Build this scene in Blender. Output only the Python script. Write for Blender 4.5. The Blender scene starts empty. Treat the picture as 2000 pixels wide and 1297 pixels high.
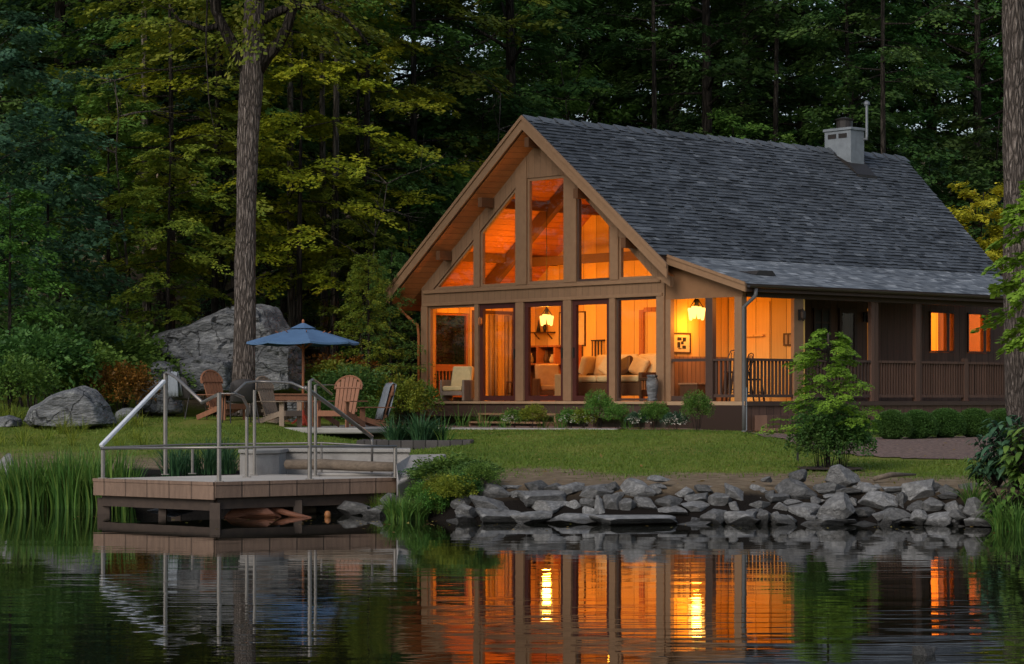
import bpy, bmesh, math, random
import numpy as np
from mathutils import Vector, Matrix, noise

scene = bpy.context.scene
COL = scene.collection
F, HY, CX, CAMZ = 4700.0, 780.0, 1000.0, 1.4
R = math.radians
rnd = random.Random(7)


def at(px, py, D):
    return Vector(((px - CX) / F * D, D, CAMZ - (py - HY) / F * D))


def sst(a, b, x):
    t = min(1.0, max(0.0, (x - a) / (b - a)))
    return t * t * (3 - 2 * t)


# ------------------------------------------------------------------ objects
def tag(o, label=None, cat=None, group=None, kind=None):
    if label: o['label'] = label
    if cat: o['category'] = cat
    if group: o['group'] = group
    if kind: o['kind'] = kind
    return o


def thing(name, label, cat, loc=(0, 0, 0), rz=0.0, group=None):
    o = bpy.data.objects.new(name, None)
    o.empty_display_size = 0.2
    COL.objects.link(o)
    o.location = loc
    o.rotation_euler = (0, 0, rz)
    return tag(o, label, cat, group)


def link_mesh(name, me, mat=None, parent=None, per_object=False):
    o = bpy.data.objects.new(name, me)
    COL.objects.link(o)
    if parent is not None: o.parent = parent
    if mat is not None:
        if not me.materials: me.materials.append(mat)
        if per_object or me.materials[0] != mat:
            o.material_slots[0].link = 'OBJECT'
            o.material_slots[0].material = mat
    return o


def copy_tree(o, parent=None):
    c = o.copy()
    COL.objects.link(c)
    if parent is not None: c.parent = parent
    for ch in list(o.children): copy_tree(ch, c)
    return c


class MB:
    """collects faces of one mesh"""

    def __init__(s):
        s.v, s.f, s.m = [], [], None

    def add(s, vs, fs):
        b = len(s.v)
        if s.m is not None: vs = [s.m @ Vector(p) for p in vs]
        s.v += [tuple(p) for p in vs]
        s.f += [tuple(b + i for i in f) for f in fs]
        return s

    def box(s, x0, x1, y0, y1, z0, z1):
        return s.add([(x0, y0, z0), (x1, y0, z0), (x1, y1, z0), (x0, y1, z0), (x0, y0, z1), (x1, y0, z1), (x1, y1, z1), (x0, y1, z1)],
                     [(0, 3, 2, 1), (4, 5, 6, 7), (0, 1, 5, 4), (1, 2, 6, 5), (2, 3, 7, 6), (3, 0, 4, 7)])

    def bar(s, p, q, w, h, up=(0, 0, 1)):
        p, q = Vector(p), Vector(q)
        d = (q - p).normalized()
        a = d.cross(Vector(up))
        if a.length < 1e-4: a = d.cross(Vector((0, 1, 0)))
        a.normalize()
        b = a.cross(d).normalized()
        a, b = a * w / 2, b * h / 2
        return s.add([p - a - b, p + a - b, p + a + b, p - a + b, q - a - b, q + a - b, q + a + b, q - a + b],
                     [(3, 2, 1, 0), (4, 5, 6, 7), (0, 1, 5, 4), (1, 2, 6, 5), (2, 3, 7, 6), (3, 0, 4, 7)])

    def tube(s, pts, r, n=8, cap=True):
        pts = [Vector(p) for p in pts]
        rs = r if isinstance(r, (list, tuple)) else [r] * len(pts)
        vs, fs = [], []
        ref = Vector((0, 0, 1))
        for i, p in enumerate(pts):
            d = (pts[min(i + 1, len(pts) - 1)] - pts[max(i - 1, 0)])
            if d.length < 1e-9: d = Vector((0, 0, 1))
            d.normalize()
            if i == 0:
                a = d.cross(ref)
                if a.length < .05: a = d.cross(Vector((0, 1, 0)))
            else:
                a = a - d * a.dot(d)
                if a.length < 1e-5: a = d.cross(ref)
            a.normalize()
            b = d.cross(a)
            for k in range(n):
                t = 2 * math.pi * k / n
                vs.append(p + (a * math.cos(t) + b * math.sin(t)) * rs[i])
        for i in range(len(pts) - 1):
            for k in range(n):
                fs.append((i * n + k, i * n + (k + 1) % n, (i + 1) * n + (k + 1) % n, (i + 1) * n + k))
        if cap:
            fs.append(tuple(range(n - 1, -1, -1)))
            fs.append(tuple((len(pts) - 1) * n + k for k in range(n)))
        return s.add(vs, fs)

    def prism(s, poly, a, b, axis='y'):
        f3 = {'y': lambda p, t: (p[0], t, p[1]), 'x': lambda p, t: (t, p[0], p[1]), 'z': lambda p, t: (p[0], p[1], t)}[axis]
        n = len(poly)
        vs = [f3(p, a) for p in poly] + [f3(p, b) for p in poly]
        fs = [tuple(range(n)), tuple(range(2 * n - 1, n - 1, -1))]
        fs += [(i, i + n, (i + 1) % n + n, (i + 1) % n) for i in range(n)]
        return s.add(vs, fs)

    def lathe(s, prof, n=16, c=(0, 0, 0), sx=1, sy=1):
        vs, fs = [], []
        for r_, z in prof:
            for k in range(n):
                t = 2 * math.pi * k / n
                vs.append((c[0] + r_ * math.cos(t) * sx, c[1] + r_ * math.sin(t) * sy, c[2] + z))
        for i in range(len(prof) - 1):
            for k in range(n):
                fs.append((i * n + k, i * n + (k + 1) % n, (i + 1) * n + (k + 1) % n, (i + 1) * n + k))
        fs.append(tuple(range(n - 1, -1, -1)))
        fs.append(tuple((len(prof) - 1) * n + k for k in range(n)))
        return s.add(vs, fs)

    def mesh(s, name, fix=True):
        me = bpy.data.meshes.new(name)
        me.from_pydata(s.v, [], s.f)
        if fix:
            bm = bmesh.new(); bm.from_mesh(me)
            bmesh.ops.recalc_face_normals(bm, faces=bm.faces)
            bm.to_mesh(me); bm.free()
        me.update()
        return me

    def build(s, name, mat, parent=None, smooth=False, bevel=0, seg=1, sub=0):
        me = s.mesh(name)
        if smooth:
            me.polygons.foreach_set('use_smooth', [True] * len(me.polygons))
        o = link_mesh(name, me, mat, parent)
        if bevel:
            m = o.modifiers.new('bevel', 'BEVEL')
            m.width = bevel; m.segments = seg; m.limit_method = 'ANGLE'; m.angle_limit = R(35)
        if sub:
            m = o.modifiers.new('sub', 'SUBSURF'); m.levels = sub; m.render_levels = sub
        return o


def quads_mesh(name, V, n4, tint=None, smooth=False):
    """V: (4*n,3) array of quads"""
    me = bpy.data.meshes.new(name)
    me.vertices.add(len(V)); me.vertices.foreach_set('co', V.astype(np.float32).ravel())
    me.loops.add(4 * n4); me.loops.foreach_set('vertex_index', np.arange(4 * n4, dtype=np.int32))
    me.polygons.add(n4)
    me.polygons.foreach_set('loop_start', np.arange(0, 4 * n4, 4, dtype=np.int32))
    if tint is not None:
        a = me.attributes.new('tint', 'FLOAT', 'FACE')
        a.data.foreach_set('value', tint.astype(np.float32))
    me.update(calc_edges=True)
    me.validate()
    return me


def unit(a):
    return a / np.maximum(np.linalg.norm(a, axis=1, keepdims=True), 1e-9)


def leaf_quads(c, d, n, L, W, fold=.18, back=.5):
    d = unit(d); s = unit(np.cross(d, n)); n2 = np.cross(s, d)
    L = L[:, None]; W = W[:, None]
    V = np.empty((len(c), 4, 3))
    V[:, 0] = c - d * L * back
    V[:, 1] = c + s * W * .5 - n2 * W * fold
    V[:, 2] = c + d * L * (1 - back) - n2 * L * .12
    V[:, 3] = c - s * W * .5 - n2 * W * fold
    return V.reshape(-1, 3)


# ---------------------------------------------------------------- materials
def nt(name):
    m = bpy.data.materials.new(name)
    m.use_nodes = True
    t = m.node_tree
    for n in list(t.nodes): t.nodes.remove(n)
    out = t.nodes.new('ShaderNodeOutputMaterial')
    return m, t, out


def N(t, kind, **kw):
    n = t.nodes.new('ShaderNode' + kind)
    for k, v in kw.items():
        if k in n.inputs: n.inputs[k].default_value = v
        else: setattr(n, k, v)
    return n


def ramp(t, stops, interp='LINEAR'):
    r = t.nodes.new('ShaderNodeValToRGB')
    r.color_ramp.interpolation = interp
    e = r.color_ramp.elements
    while len(e) < len(stops): e.new(.5)
    for el, (p, c) in zip(e, stops):
        el.position = p; el.color = (*c, 1)
    return r


def mat(name, c1, c2=None, rough=.7, scale=6.0, stretch=(1, 1, 1), bump=.3, bdist=.01, detail=6, metal=0, spec=.3,
        wetline=0, crack=0, groove=None, gdark=.35, gvar=.18, obj_var=0.0, fine=0.0, c3=None, lo=.3, hi=.7):
    """general surface: noise between colours, bump, optional grooves (axis, spacing, depth)"""
    c2 = c2 or tuple(x * .75 for x in c1)
    m, t, out = nt(name)
    L = t.links.new
    tc = N(t, 'TexCoord')
    mp = N(t, 'Mapping'); mp.inputs['Scale'].default_value = stretch
    L(tc.outputs['Object'], mp.inputs['Vector'])
    no = N(t, 'TexNoise', Scale=scale, Detail=detail, Roughness=.6)
    L(mp.outputs[0], no.inputs['Vector'])
    st = [(lo, c1), (hi, c2)] if c3 is None else [(lo, c1), ((lo + hi) / 2, c2), (hi, c3)]
    r = ramp(t, st)
    L(no.outputs['Fac'], r.inputs[0])
    col = r.outputs[0]
    b = N(t, 'BsdfPrincipled', Roughness=rough, Metallic=metal)
    b.inputs['Specular IOR Level'].default_value = spec
    if obj_var:
        oi = N(t, 'ObjectInfo')
        hs = N(t, 'HueSaturation')
        mr = N(t, 'MapRange'); mr.inputs[3].default_value = 1 - obj_var; mr.inputs[4].default_value = 1 + obj_var
        L(oi.outputs['Random'], mr.inputs[0]); L(mr.outputs[0], hs.inputs['Value']); L(col, hs.inputs['Color'])
        col = hs.outputs[0]
    bp = N(t, 'Bump', Strength=bump, Distance=bdist)
    h = no.outputs['Fac']
    if fine:
        n2 = N(t, 'TexNoise', Scale=fine, Detail=4)
        L(mp.outputs[0], n2.inputs['Vector'])
        ad = N(t, 'Math', operation='ADD'); L(h, ad.inputs[0]); L(n2.outputs['Fac'], ad.inputs[1]); h = ad.outputs[0]
    L(h, bp.inputs['Height'])
    nrm = bp.outputs[0]
    if groove:
        ax, sp, dp = groove
        sx = N(t, 'SeparateXYZ'); L(tc.outputs['Object'], sx.inputs[0])
        md = N(t, 'Math', operation='PINGPONG'); md.inputs[1].default_value = sp / 2
        L(sx.outputs[ax], md.inputs[0])
        mr = N(t, 'MapRange'); mr.inputs[1].default_value = 0; mr.inputs[2].default_value = min(.012, sp * .2)
        L(md.outputs[0], mr.inputs[0])
        b2 = N(t, 'Bump', Strength=1, Distance=dp)
        L(mr.outputs[0], b2.inputs['Height']); L(nrm, b2.inputs['Normal']); nrm = b2.outputs[0]
        mx = N(t, 'Mix', data_type='RGBA'); mx.inputs[6].default_value = (*[x * gdark for x in c2], 1)
        L(mr.outputs[0], mx.inputs[0]); L(col, mx.inputs[7]); col = mx.outputs[2]
        # every board a little different
        dv = N(t, 'Math', operation='DIVIDE'); dv.inputs[1].default_value = sp
        fl = N(t, 'Math', operation='ROUND'); wn = N(t, 'TexWhiteNoise', noise_dimensions='1D')
        ofs = N(t, 'Math', operation='ADD'); ofs.inputs[1].default_value = .5
        L(sx.outputs[ax], dv.inputs[0]); L(dv.outputs[0], ofs.inputs[0]); L(ofs.outputs[0], fl.inputs[0]); L(fl.outputs[0], wn.inputs['W'])
        mr2 = N(t, 'MapRange'); mr2.inputs[3].default_value = 1 - gvar; mr2.inputs[4].default_value = 1 + gvar * .85
        L(wn.outputs['Value'], mr2.inputs[0])
        hs = N(t, 'HueSaturation'); L(mr2.outputs[0], hs.inputs['Value']); L(col, hs.inputs['Color']); col = hs.outputs[0]
    if crack:                                     # thin wandering cracks
        dn = N(t, 'TexNoise', Scale=2.2, Detail=5); L(tc.outputs['Object'], dn.inputs['Vector'])
        dm = N(t, 'Mix', data_type='RGBA'); dm.blend_type = 'ADD'; dm.inputs[0].default_value = .55
        L(tc.outputs['Object'], dm.inputs[6]); L(dn.outputs['Color'], dm.inputs[7])
        vo = N(t, 'TexVoronoi', Scale=crack, feature='DISTANCE_TO_EDGE'); L(dm.outputs[2], vo.inputs['Vector'])
        mr = N(t, 'MapRange'); mr.inputs[2].default_value = .022; mr.inputs[3].default_value = .3; L(vo.outputs['Distance'], mr.inputs[0])
        hs = N(t, 'HueSaturation'); L(mr.outputs[0], hs.inputs['Value']); L(col, hs.inputs['Color']); col = hs.outputs[0]
        b3 = N(t, 'Bump', Strength=.8, Distance=.03); L(mr.outputs[0], b3.inputs['Height']); L(nrm, b3.inputs['Normal']); nrm = b3.outputs[0]
        # pale lichen blotches
        ln = N(t, 'TexNoise', Scale=5.5, Detail=8, Roughness=.7); L(tc.outputs['Object'], ln.inputs['Vector'])
        lm = N(t, 'MapRange'); lm.inputs[1].default_value = .58; lm.inputs[2].default_value = .66; lm.inputs[4].default_value = .45; L(ln.outputs['Fac'], lm.inputs[0])
        lx = N(t, 'Mix', data_type='RGBA'); lx.inputs[7].default_value = (.36, .37, .34, 1); L(lm.outputs[0], lx.inputs[0]); L(col, lx.inputs[6]); col = lx.outputs[2]
    if wetline:                                   # soaked band just above the water
        ge = N(t, 'NewGeometry'); sx = N(t, 'SeparateXYZ'); L(ge.outputs['Position'], sx.inputs[0])
        ad = N(t, 'Math', operation='MULTIPLY_ADD'); ad.inputs[1].default_value = -.06; L(no.outputs['Fac'], ad.inputs[0]); L(sx.outputs[2], ad.inputs[2])
        mr = N(t, 'MapRange'); mr.inputs[1].default_value = wetline * .3; mr.inputs[2].default_value = wetline * .8; mr.inputs[3].default_value = .38; L(ad.outputs[0], mr.inputs[0])
        hs = N(t, 'HueSaturation'); L(mr.outputs[0], hs.inputs['Value']); L(col, hs.inputs['Color']); col = hs.outputs[0]
    L(col, b.inputs['Base Color']); L(nrm, b.inputs['Normal'])
    L(b.outputs[0], out.inputs[0])
    return m


def leaf_mat(name, cols, transl=.3, var=.18, hue=.012, rough=.55):
    m, t, out = nt(name)
    L = t.links.new
    a = N(t, 'Attribute', attribute_name='tint')
    r = ramp(t, [(i / (len(cols) - 1), c) for i, c in enumerate(cols)])
    L(a.outputs['Fac'], r.inputs[0])
    oi = N(t, 'ObjectInfo')
    hs = N(t, 'HueSaturation')
    m1 = N(t, 'MapRange'); m1.inputs[3].default_value = 1 - var; m1.inputs[4].default_value = 1 + var
    m2 = N(t, 'MapRange'); m2.inputs[3].default_value = .5 - hue; m2.inputs[4].default_value = .5 + hue
    fr = N(t, 'Math', operation='FRACT'); mu = N(t, 'Math', operation='MULTIPLY'); mu.inputs[1].default_value = 7.31
    L(oi.outputs['Random'], m1.inputs[0]); L(oi.outputs['Random'], mu.inputs[0]); L(mu.outputs[0], fr.inputs[0]); L(fr.outputs[0], m2.inputs[0])
    L(m1.outputs[0], hs.inputs['Value']); L(m2.outputs[0], hs.inputs['Hue']); L(r.outputs[0], hs.inputs['Color'])
    p = N(t, 'BsdfPrincipled', Roughness=rough); p.inputs['Specular IOR Level'].default_value = .25
    tr = N(t, 'BsdfTranslucent')
    mx = N(t, 'MixShader'); mx.inputs[0].default_value = transl
    L(hs.outputs[0], p.inputs['Base Color']); L(hs.outputs[0], tr.inputs['Color'])
    L(p.outputs[0], mx.inputs[1]); L(tr.outputs[0], mx.inputs[2]); L(mx.outputs[0], out.inputs[0])
    return m


def tint_mat(name, cols, rough=.8, bump=.25, scale=40, spec=.3):
    m, t, out = nt(name)
    L = t.links.new
    a = N(t, 'Attribute', attribute_name='tint')
    r = ramp(t, [(i / (len(cols) - 1), c) for i, c in enumerate(cols)])
    L(a.outputs['Fac'], r.inputs[0])
    tc = N(t, 'TexCoord')
    no = N(t, 'TexNoise', Scale=scale, Detail=5); L(tc.outputs['Object'], no.inputs['Vector'])
    big = N(t, 'TexNoise', Scale=.9, Detail=5, Roughness=.6); L(tc.outputs['Object'], big.inputs['Vector'])
    mr = N(t, 'MapRange'); mr.inputs[1].default_value = .3; mr.inputs[2].default_value = .7; mr.inputs[3].default_value = .7; mr.inputs[4].default_value = 1.35
    L(big.outputs['Fac'], mr.inputs[0])
    hs = N(t, 'HueSaturation'); L(r.outputs[0], hs.inputs['Color']); L(mr.outputs[0], hs.inputs['Value'])
    b = N(t, 'BsdfPrincipled', Roughness=rough); b.inputs['Specular IOR Level'].default_value = spec
    bp = N(t, 'Bump', Strength=bump, Distance=.01); L(no.outputs['Fac'], bp.inputs['Height'])
    L(hs.outputs[0], b.inputs['Base Color']); L(bp.outputs[0], b.inputs['Normal']); L(b.outputs[0], out.inputs[0])
    return m


def emit_mat(name, col, strength):
    m, t, out = nt(name)
    e = N(t, 'Emission'); e.inputs[0].default_value = (*col, 1); e.inputs[1].default_value = strength
    t.links.new(e.outputs[0], out.inputs[0])
    return m


def glass_mat(name, tintc=(.93, .93, .92)):
    m, t, out = nt(name)
    L = t.links.new
    tr = N(t, 'BsdfTransparent'); tr.inputs[0].default_value = (*tintc, 1)
    gl = N(t, 'BsdfGlossy'); gl.inputs['Roughness'].default_value = .01
    fr = N(t, 'Fresnel'); fr.inputs['IOR'].default_value = 1.38
    mx = N(t, 'MixShader')
    ge = N(t, 'NewGeometry'); iv = N(t, 'Math', operation='SUBTRACT'); iv.inputs[0].default_value = 1; mu = N(t, 'Math', operation='MULTIPLY')
    L(ge.outputs['Backfacing'], iv.inputs[1]); L(iv.outputs[0], mu.inputs[0]); L(fr.outputs[0], mu.inputs[1])
    L(mu.outputs[0], mx.inputs[0]); L(tr.outputs[0], mx.inputs[1]); L(gl.outputs[0], mx.inputs[2]); L(mx.outputs[0], out.inputs[0])
    return m


M = {}
# cabin
M['siding'] = mat('brown_siding', (.245, .144, .08), (.21, .12, .067), rough=.65, scale=5, stretch=(6, 6, .6), bump=.15, groove=(0, .19, .003), gdark=.72, gvar=.05)
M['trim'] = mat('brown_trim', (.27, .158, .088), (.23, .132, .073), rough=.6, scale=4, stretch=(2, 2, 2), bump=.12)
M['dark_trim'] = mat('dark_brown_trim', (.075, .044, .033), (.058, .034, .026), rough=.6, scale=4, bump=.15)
M['maroon'] = mat('maroon_door_paint', (.075, .022, .018), (.06, .018, .016), rough=.45, scale=6, bump=.08)
M['dark_board'] = mat('dark_board_wall', (.135, .073, .052), (.10, .054, .039), rough=.7, scale=4, stretch=(1, 5, .5), bump=.2, groove=(1, .22, .008))
M['soffit'] = mat('cedar_soffit', (.50, .17, .05), (.40, .13, .04), rough=.6, scale=5, stretch=(4, .4, 4), bump=.15, groove=(0, .15, .006))
M['wall_in'] = mat('honey_panel', (.74, .43, .12), (.66, .37, .095), rough=.6, scale=4, stretch=(5, 5, .4), bump=.1, groove=(0, .42, .01))
M['wall_side'] = mat('honey_panel_side', (.74, .43, .12), (.66, .37, .095), rough=.6, scale=4, stretch=(5, 5, .4), bump=.1, groove=(1, .34, .01))
M['wainscot'] = mat('dark_wainscot', (.30, .15, .07), (.24, .115, .055), rough=.55, scale=4, stretch=(5, 5, .4), bump=.1, groove=(1, .13, .006))
M['beam'] = mat('dark_beam', (.13, .058, .026), (.10, .045, .02), rough=.6, scale=6, stretch=(3, 3, 3), bump=.2)
M['floor_in'] = mat('plank_floor', (.34, .18, .08), (.26, .13, .06), rough=.4, scale=4, stretch=(5, .5, 1), bump=.1, groove=(0, .12, .004))
M['deck'] = mat('deck_board', (.42, .28, .17), (.33, .21, .125), rough=.6, scale=5, stretch=(.5, 5, 1), bump=.2)
M['concrete_base'] = mat('foundation_block', (.16, .13, .10), (.11, .09, .07), rough=.9, scale=4, bump=.4)
M['shingle'] = tint_mat('slate_shingle', [(.024, .028, .034), (.056, .064, .076), (.085, .096, .112), (.15, .163, .18)], rough=.62, bump=.5, scale=70, spec=.45)
M['metal'] = mat('brushed_rail_metal', (.27, .25, .235), (.21, .195, .18), rough=.42, scale=9, bump=.05, metal=.7)
M['rail_white'] = mat('pale_handrail', (.78, .80, .84), (.7, .72, .76), rough=.35, scale=8, bump=.04, metal=.2)
M['gutter'] = mat('gutter_metal', (.085, .066, .055), (.065, .05, .042), rough=.4, scale=3, bump=.05, metal=.3)
M['downpipe'] = mat('downpipe_paint', (.13, .13, .135), (.10, .10, .105), rough=.45, scale=4, bump=.05)
M['chimney'] = mat('pale_chimney_block', (.215, .24, .265), (.15, .17, .19), rough=.8, scale=6, bump=.4)
M['black'] = mat('black_metal', (.022, .02, .02), (.03, .026, .024), rough=.5, scale=5, bump=.1)
M['galv'] = mat('galvanised_pipe', (.22, .235, .255), (.17, .185, .2), rough=.45, scale=6, bump=.05, metal=.6)
M['glass'] = glass_mat('window_glass')
# fabrics, wood
M['blue'] = mat('blue_canvas', (.085, .16, .29), (.066, .128, .235), rough=.85, scale=3.5, bump=.5, bdist=.03)
M['cedar'] = mat('cedar_chair_wood', (.25, .108, .058), (.175, .076, .042), rough=.6, scale=5, stretch=(4, 4, .8), bump=.2, obj_var=.12)
M['weathered'] = mat('weathered_chair_wood', (.26, .195, .145), (.19, .14, .105), rough=.75, scale=5, stretch=(4, 4, .8), bump=.25, obj_var=.1)
M['pole_wood'] = mat('pole_wood', (.34, .13, .06), (.27, .1, .045), rough=.5, scale=6, stretch=(4, 4, .4), bump=.1)
M['sling'] = mat('dark_sling_mesh', (.05, .045, .045), (.036, .032, .033), rough=.7, scale=60, bump=.3, bdist=.003)
M['towel'] = mat('grey_towel', (.24, .265, .30), (.19, .21, .24), rough=.95, scale=30, bump=.5, bdist=.004)
M['cream'] = mat('cream_cushion', (.66, .50, .25), (.56, .41, .2), rough=.9, scale=9, bump=.3)
M['greycush'] = mat('grey_cushion', (.34, .29, .25), (.28, .24, .2), rough=.9, scale=9, bump=.3)
M['tan'] = mat('tan_cushion', (.40, .25, .11), (.32, .19, .085), rough=.9, scale=7, bump=.3)
M['wicker'] = mat('dark_wicker', (.13, .065, .032), (.085, .042, .02), rough=.6, scale=45, stretch=(1, 1, 3), bump=.7, bdist=.01)
M['darkwood'] = mat('dark_furniture_wood', (.085, .038, .018), (.06, .027, .013), rough=.45, scale=6, stretch=(4, 4, .8), bump=.1)
# dock
M['dock_top'] = mat('grey_dock_boards', (.54, .49, .44), (.44, .40, .35), rough=.8, scale=4, stretch=(1, 6, 1), bump=.3, groove=(1, .14, .006))
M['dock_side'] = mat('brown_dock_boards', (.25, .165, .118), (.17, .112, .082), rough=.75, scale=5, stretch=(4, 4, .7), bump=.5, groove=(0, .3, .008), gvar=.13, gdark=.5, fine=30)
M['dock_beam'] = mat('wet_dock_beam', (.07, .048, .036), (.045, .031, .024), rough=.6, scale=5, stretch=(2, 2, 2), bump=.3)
M['concrete'] = mat('pale_concrete', (.36, .34, .32), (.27, .25, .235), rough=.85, scale=5, bump=.5, fine=40)
M['paving'] = mat('pale_paving', (.33, .315, .29), (.25, .235, .22), rough=.85, scale=4, bump=.3, fine=50)
M['planter'] = mat('charcoal_block', (.075, .066, .064), (.05, .045, .044), rough=.75, scale=6, bump=.4, groove=(0, .2, .01))
M['log'] = mat('weathered_log', (.20, .155, .115), (.115, .088, .066), rough=.85, scale=6, stretch=(.6, 6, 6), bump=.6)
M['redlog'] = mat('red_driftwood', (.21, .082, .045), (.10, .042, .026), rough=.6, scale=5, stretch=(1, 7, 7), bump=.7, bdist=.02)
M['orange'] = mat('orange_float', (.33, .14, .05), (.25, .1, .035), rough=.5, scale=8, bump=.1)
# nature
M['stone'] = mat('bank_stone', (.31, .306, .302), (.135, .134, .133), rough=.82, scale=1.9, bump=.7, bdist=.07, fine=12, obj_var=.4, c3=(.33, .327, .322), wetline=.06, lo=.28, hi=.74, spec=.25)
M['boulder'] = mat('boulder_stone', (.27, .275, .285), (.10, .103, .108), rough=.88, scale=1.5, crack=1.1, stretch=(1, 1, 2.6), bump=.7, bdist=.12, fine=9, c3=(.31, .31, .315), lo=.3, hi=.72, obj_var=.08)
M['bark_grey'] = None
M['mulch_soil'] = mat('dark_soil', (.05, .033, .025), (.03, .02, .016), rough=.95, scale=8, bump=.8, bdist=.03)


def bark(name, c1, c2, scale=7.0, depth=.05):
    m, t, out = nt(name)
    L = t.links.new
    tc = N(t, 'TexCoord')
    mp = N(t, 'Mapping'); mp.inputs['Scale'].default_value = (1, 1, .16)
    L(tc.outputs['Object'], mp.inputs[0])
    no = N(t, 'TexNoise', Scale=scale * .7, Detail=3); L(mp.outputs[0], no.inputs['Vector'])
    ad = N(t, 'Mix', data_type='RGBA'); ad.blend_type = 'ADD'; ad.inputs[0].default_value = .12
    L(mp.outputs[0], ad.inputs[6]); L(no.outputs['Color'], ad.inputs[7])
    vo = N(t, 'TexVoronoi', Scale=scale * 2.2, feature='DISTANCE_TO_EDGE'); L(ad.outputs[2], vo.inputs['Vector'])
    mr = N(t, 'MapRange'); mr.inputs[1].default_value = 0; mr.inputs[2].default_value = .22
    L(vo.outputs['Distance'], mr.inputs[0])
    r = ramp(t, [(0, tuple(x * .3 for x in c2)), (.45, c2), (1, c1)])
    n2 = N(t, 'TexNoise', Scale=scale * 4, Detail=5); L(mp.outputs[0], n2.inputs['Vector'])
    mu = N(t, 'Math', operation='MULTIPLY'); L(mr.outputs[0], mu.inputs[0])
    mr2 = N(t, 'MapRange'); mr2.inputs[1].default_value = .25; mr2.inputs[2].default_value = .6; L(n2.outputs['Fac'], mr2.inputs[0]); L(mr2.outputs[0], mu.inputs[1])
    L(mu.outputs[0], r.inputs[0])
    b = N(t, 'BsdfPrincipled', Roughness=.9); b.inputs['Specular IOR Level'].default_value = .15
    bp = N(t, 'Bump', Strength=1, Distance=depth); L(mu.outputs[0], bp.inputs['Height'])
    L(r.outputs[0], b.inputs['Base Color']); L(bp.outputs[0], b.inputs['Normal']); L(b.outputs[0], out.inputs[0])
    return m


M['bark'] = bark('furrowed_grey_bark', (.27, .225, .20), (.145, .118, .104), 9)
M['bark_dark'] = bark('dark_bark', (.062, .052, .044), (.034, .028, .023), 5)
M['bark_pale'] = bark('pale_bark', (.17, .145, .12), (.10, .085, .07), 5)
M['leaf_dark'] = leaf_mat('dark_green_leaf', [(.03, .075, .022), (.058, .135, .032), (.092, .19, .042), (.13, .24, .05)], hue=.02)
M['leaf_deep'] = leaf_mat('deep_green_leaf', [(.022, .052, .016), (.042, .092, .024), (.07, .135, .03), (.10, .175, .038)], hue=.02, var=.25)
M['leaf_mid'] = leaf_mat('mid_green_leaf', [(.045, .105, .02), (.08, .175, .03), (.125, .235, .04), (.165, .28, .05)], hue=.02)
M['leaf_teal'] = leaf_mat('blue_green_leaf', [(.022, .06, .034), (.042, .105, .056), (.07, .155, .08), (.095, .19, .10)], hue=.01)
M['leaf_olive'] = leaf_mat('olive_leaf', [(.07, .115, .015), (.14, .19, .022), (.22, .26, .028), (.30, .31, .036)], hue=.012)
M['leaf_gold'] = leaf_mat('gold_leaf', [(.12, .155, .014), (.26, .30, .02), (.40, .40, .026), (.52, .46, .035)], hue=.01)
M['leaf_lime'] = leaf_mat('fresh_lime_leaf', [(.09, .18, .018), (.15, .27, .026), (.20, .34, .035), (.27, .41, .05)], hue=.006)
M['leaf_yellow'] = leaf_mat('yellow_leaf', [(.22, .25, .018), (.36, .37, .025), (.48, .45, .03), (.58, .48, .04)], hue=.006)
M['leaf_rust'] = leaf_mat('rust_leaf', [(.06, .035, .008), (.14, .07, .012), (.22, .10, .015), (.28, .14, .02)], hue=.01)
M['box'] = leaf_mat('box_leaf', [(.03, .075, .016), (.05, .12, .024), (.075, .16, .032), (.10, .20, .04)], hue=.005, var=.08)
M['reed'] = leaf_mat('reed_leaf', [(.045, .12, .022), (.075, .18, .032), (.12, .23, .04), (.21, .26, .06)], hue=.006, var=.1)
M['blade'] = leaf_mat('strap_leaf', [(.016, .05, .022), (.03, .085, .035), (.05, .12, .045), (.075, .15, .055)], hue=.006, var=.1)
M['grass'] = leaf_mat('lawn_grass', [(.072, .125, .016), (.106, .172, .022), (.145, .20, .03), (.23, .215, .06)], hue=.0, var=0)
M['flower'] = leaf_mat('white_petal', [(.55, .5, .42), (.7, .66, .58), (.8, .78, .72), (.62, .45, .42)], hue=.0, var=0)
# ============================================================ SETTING
SHX = [-14, -6.7, -5.3, -3.9, -2.6, -1.55, -1.2, -.7, 1, 4, 5.2, 6, 8, 14]
SHY = [33, 31.5, 31.2, 30.9, 30.5, 30.0, 28.6, 27.5, 27.05, 26.95, 26.5, 25.4, 23.6, 21]


def shore(X): return float(np.interp(X, SHX, SHY))


def ground_z(X, Y):
    z = ground_base(X, Y); d = Y - shore(X)
    if 0 < d < 40: z += .016 * noise.noise((X * 1.3, Y * 1.3, 0)) + .02 * noise.noise((X * .4, Y * .4, 3))
    return z


def ground_base(X, Y):
    d = Y - shore(X)
    if d < 0:
        return max(-1.6, .38 * d) - .02
    lawn = .80 + .22 * sst(-2.0, -4.8, X) - .16 * sst(3.2, 7.5, X)
    bank = .42 * sst(-.15, 1.0, d)
    run = 19.0 - 5.5 * sst(-2.0, -5.0, X)
    z = bank - .02 + (lawn - .40) * sst(.4, run, d)
    h0 = 67.5 - 11.5 * sst(-3.0, -7.0, X) + 6 * sst(8, 14, X)
    if Y > h0: z += .20 * (Y - h0) * sst(h0, h0 + 6, Y) * (1 - .5 * sst(140, 300, Y))
    if X < -7.5: z += .12 * sst(-7.5, -12, X) * max(0, min(Y, 56) - 33) * .4
    return z


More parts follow.
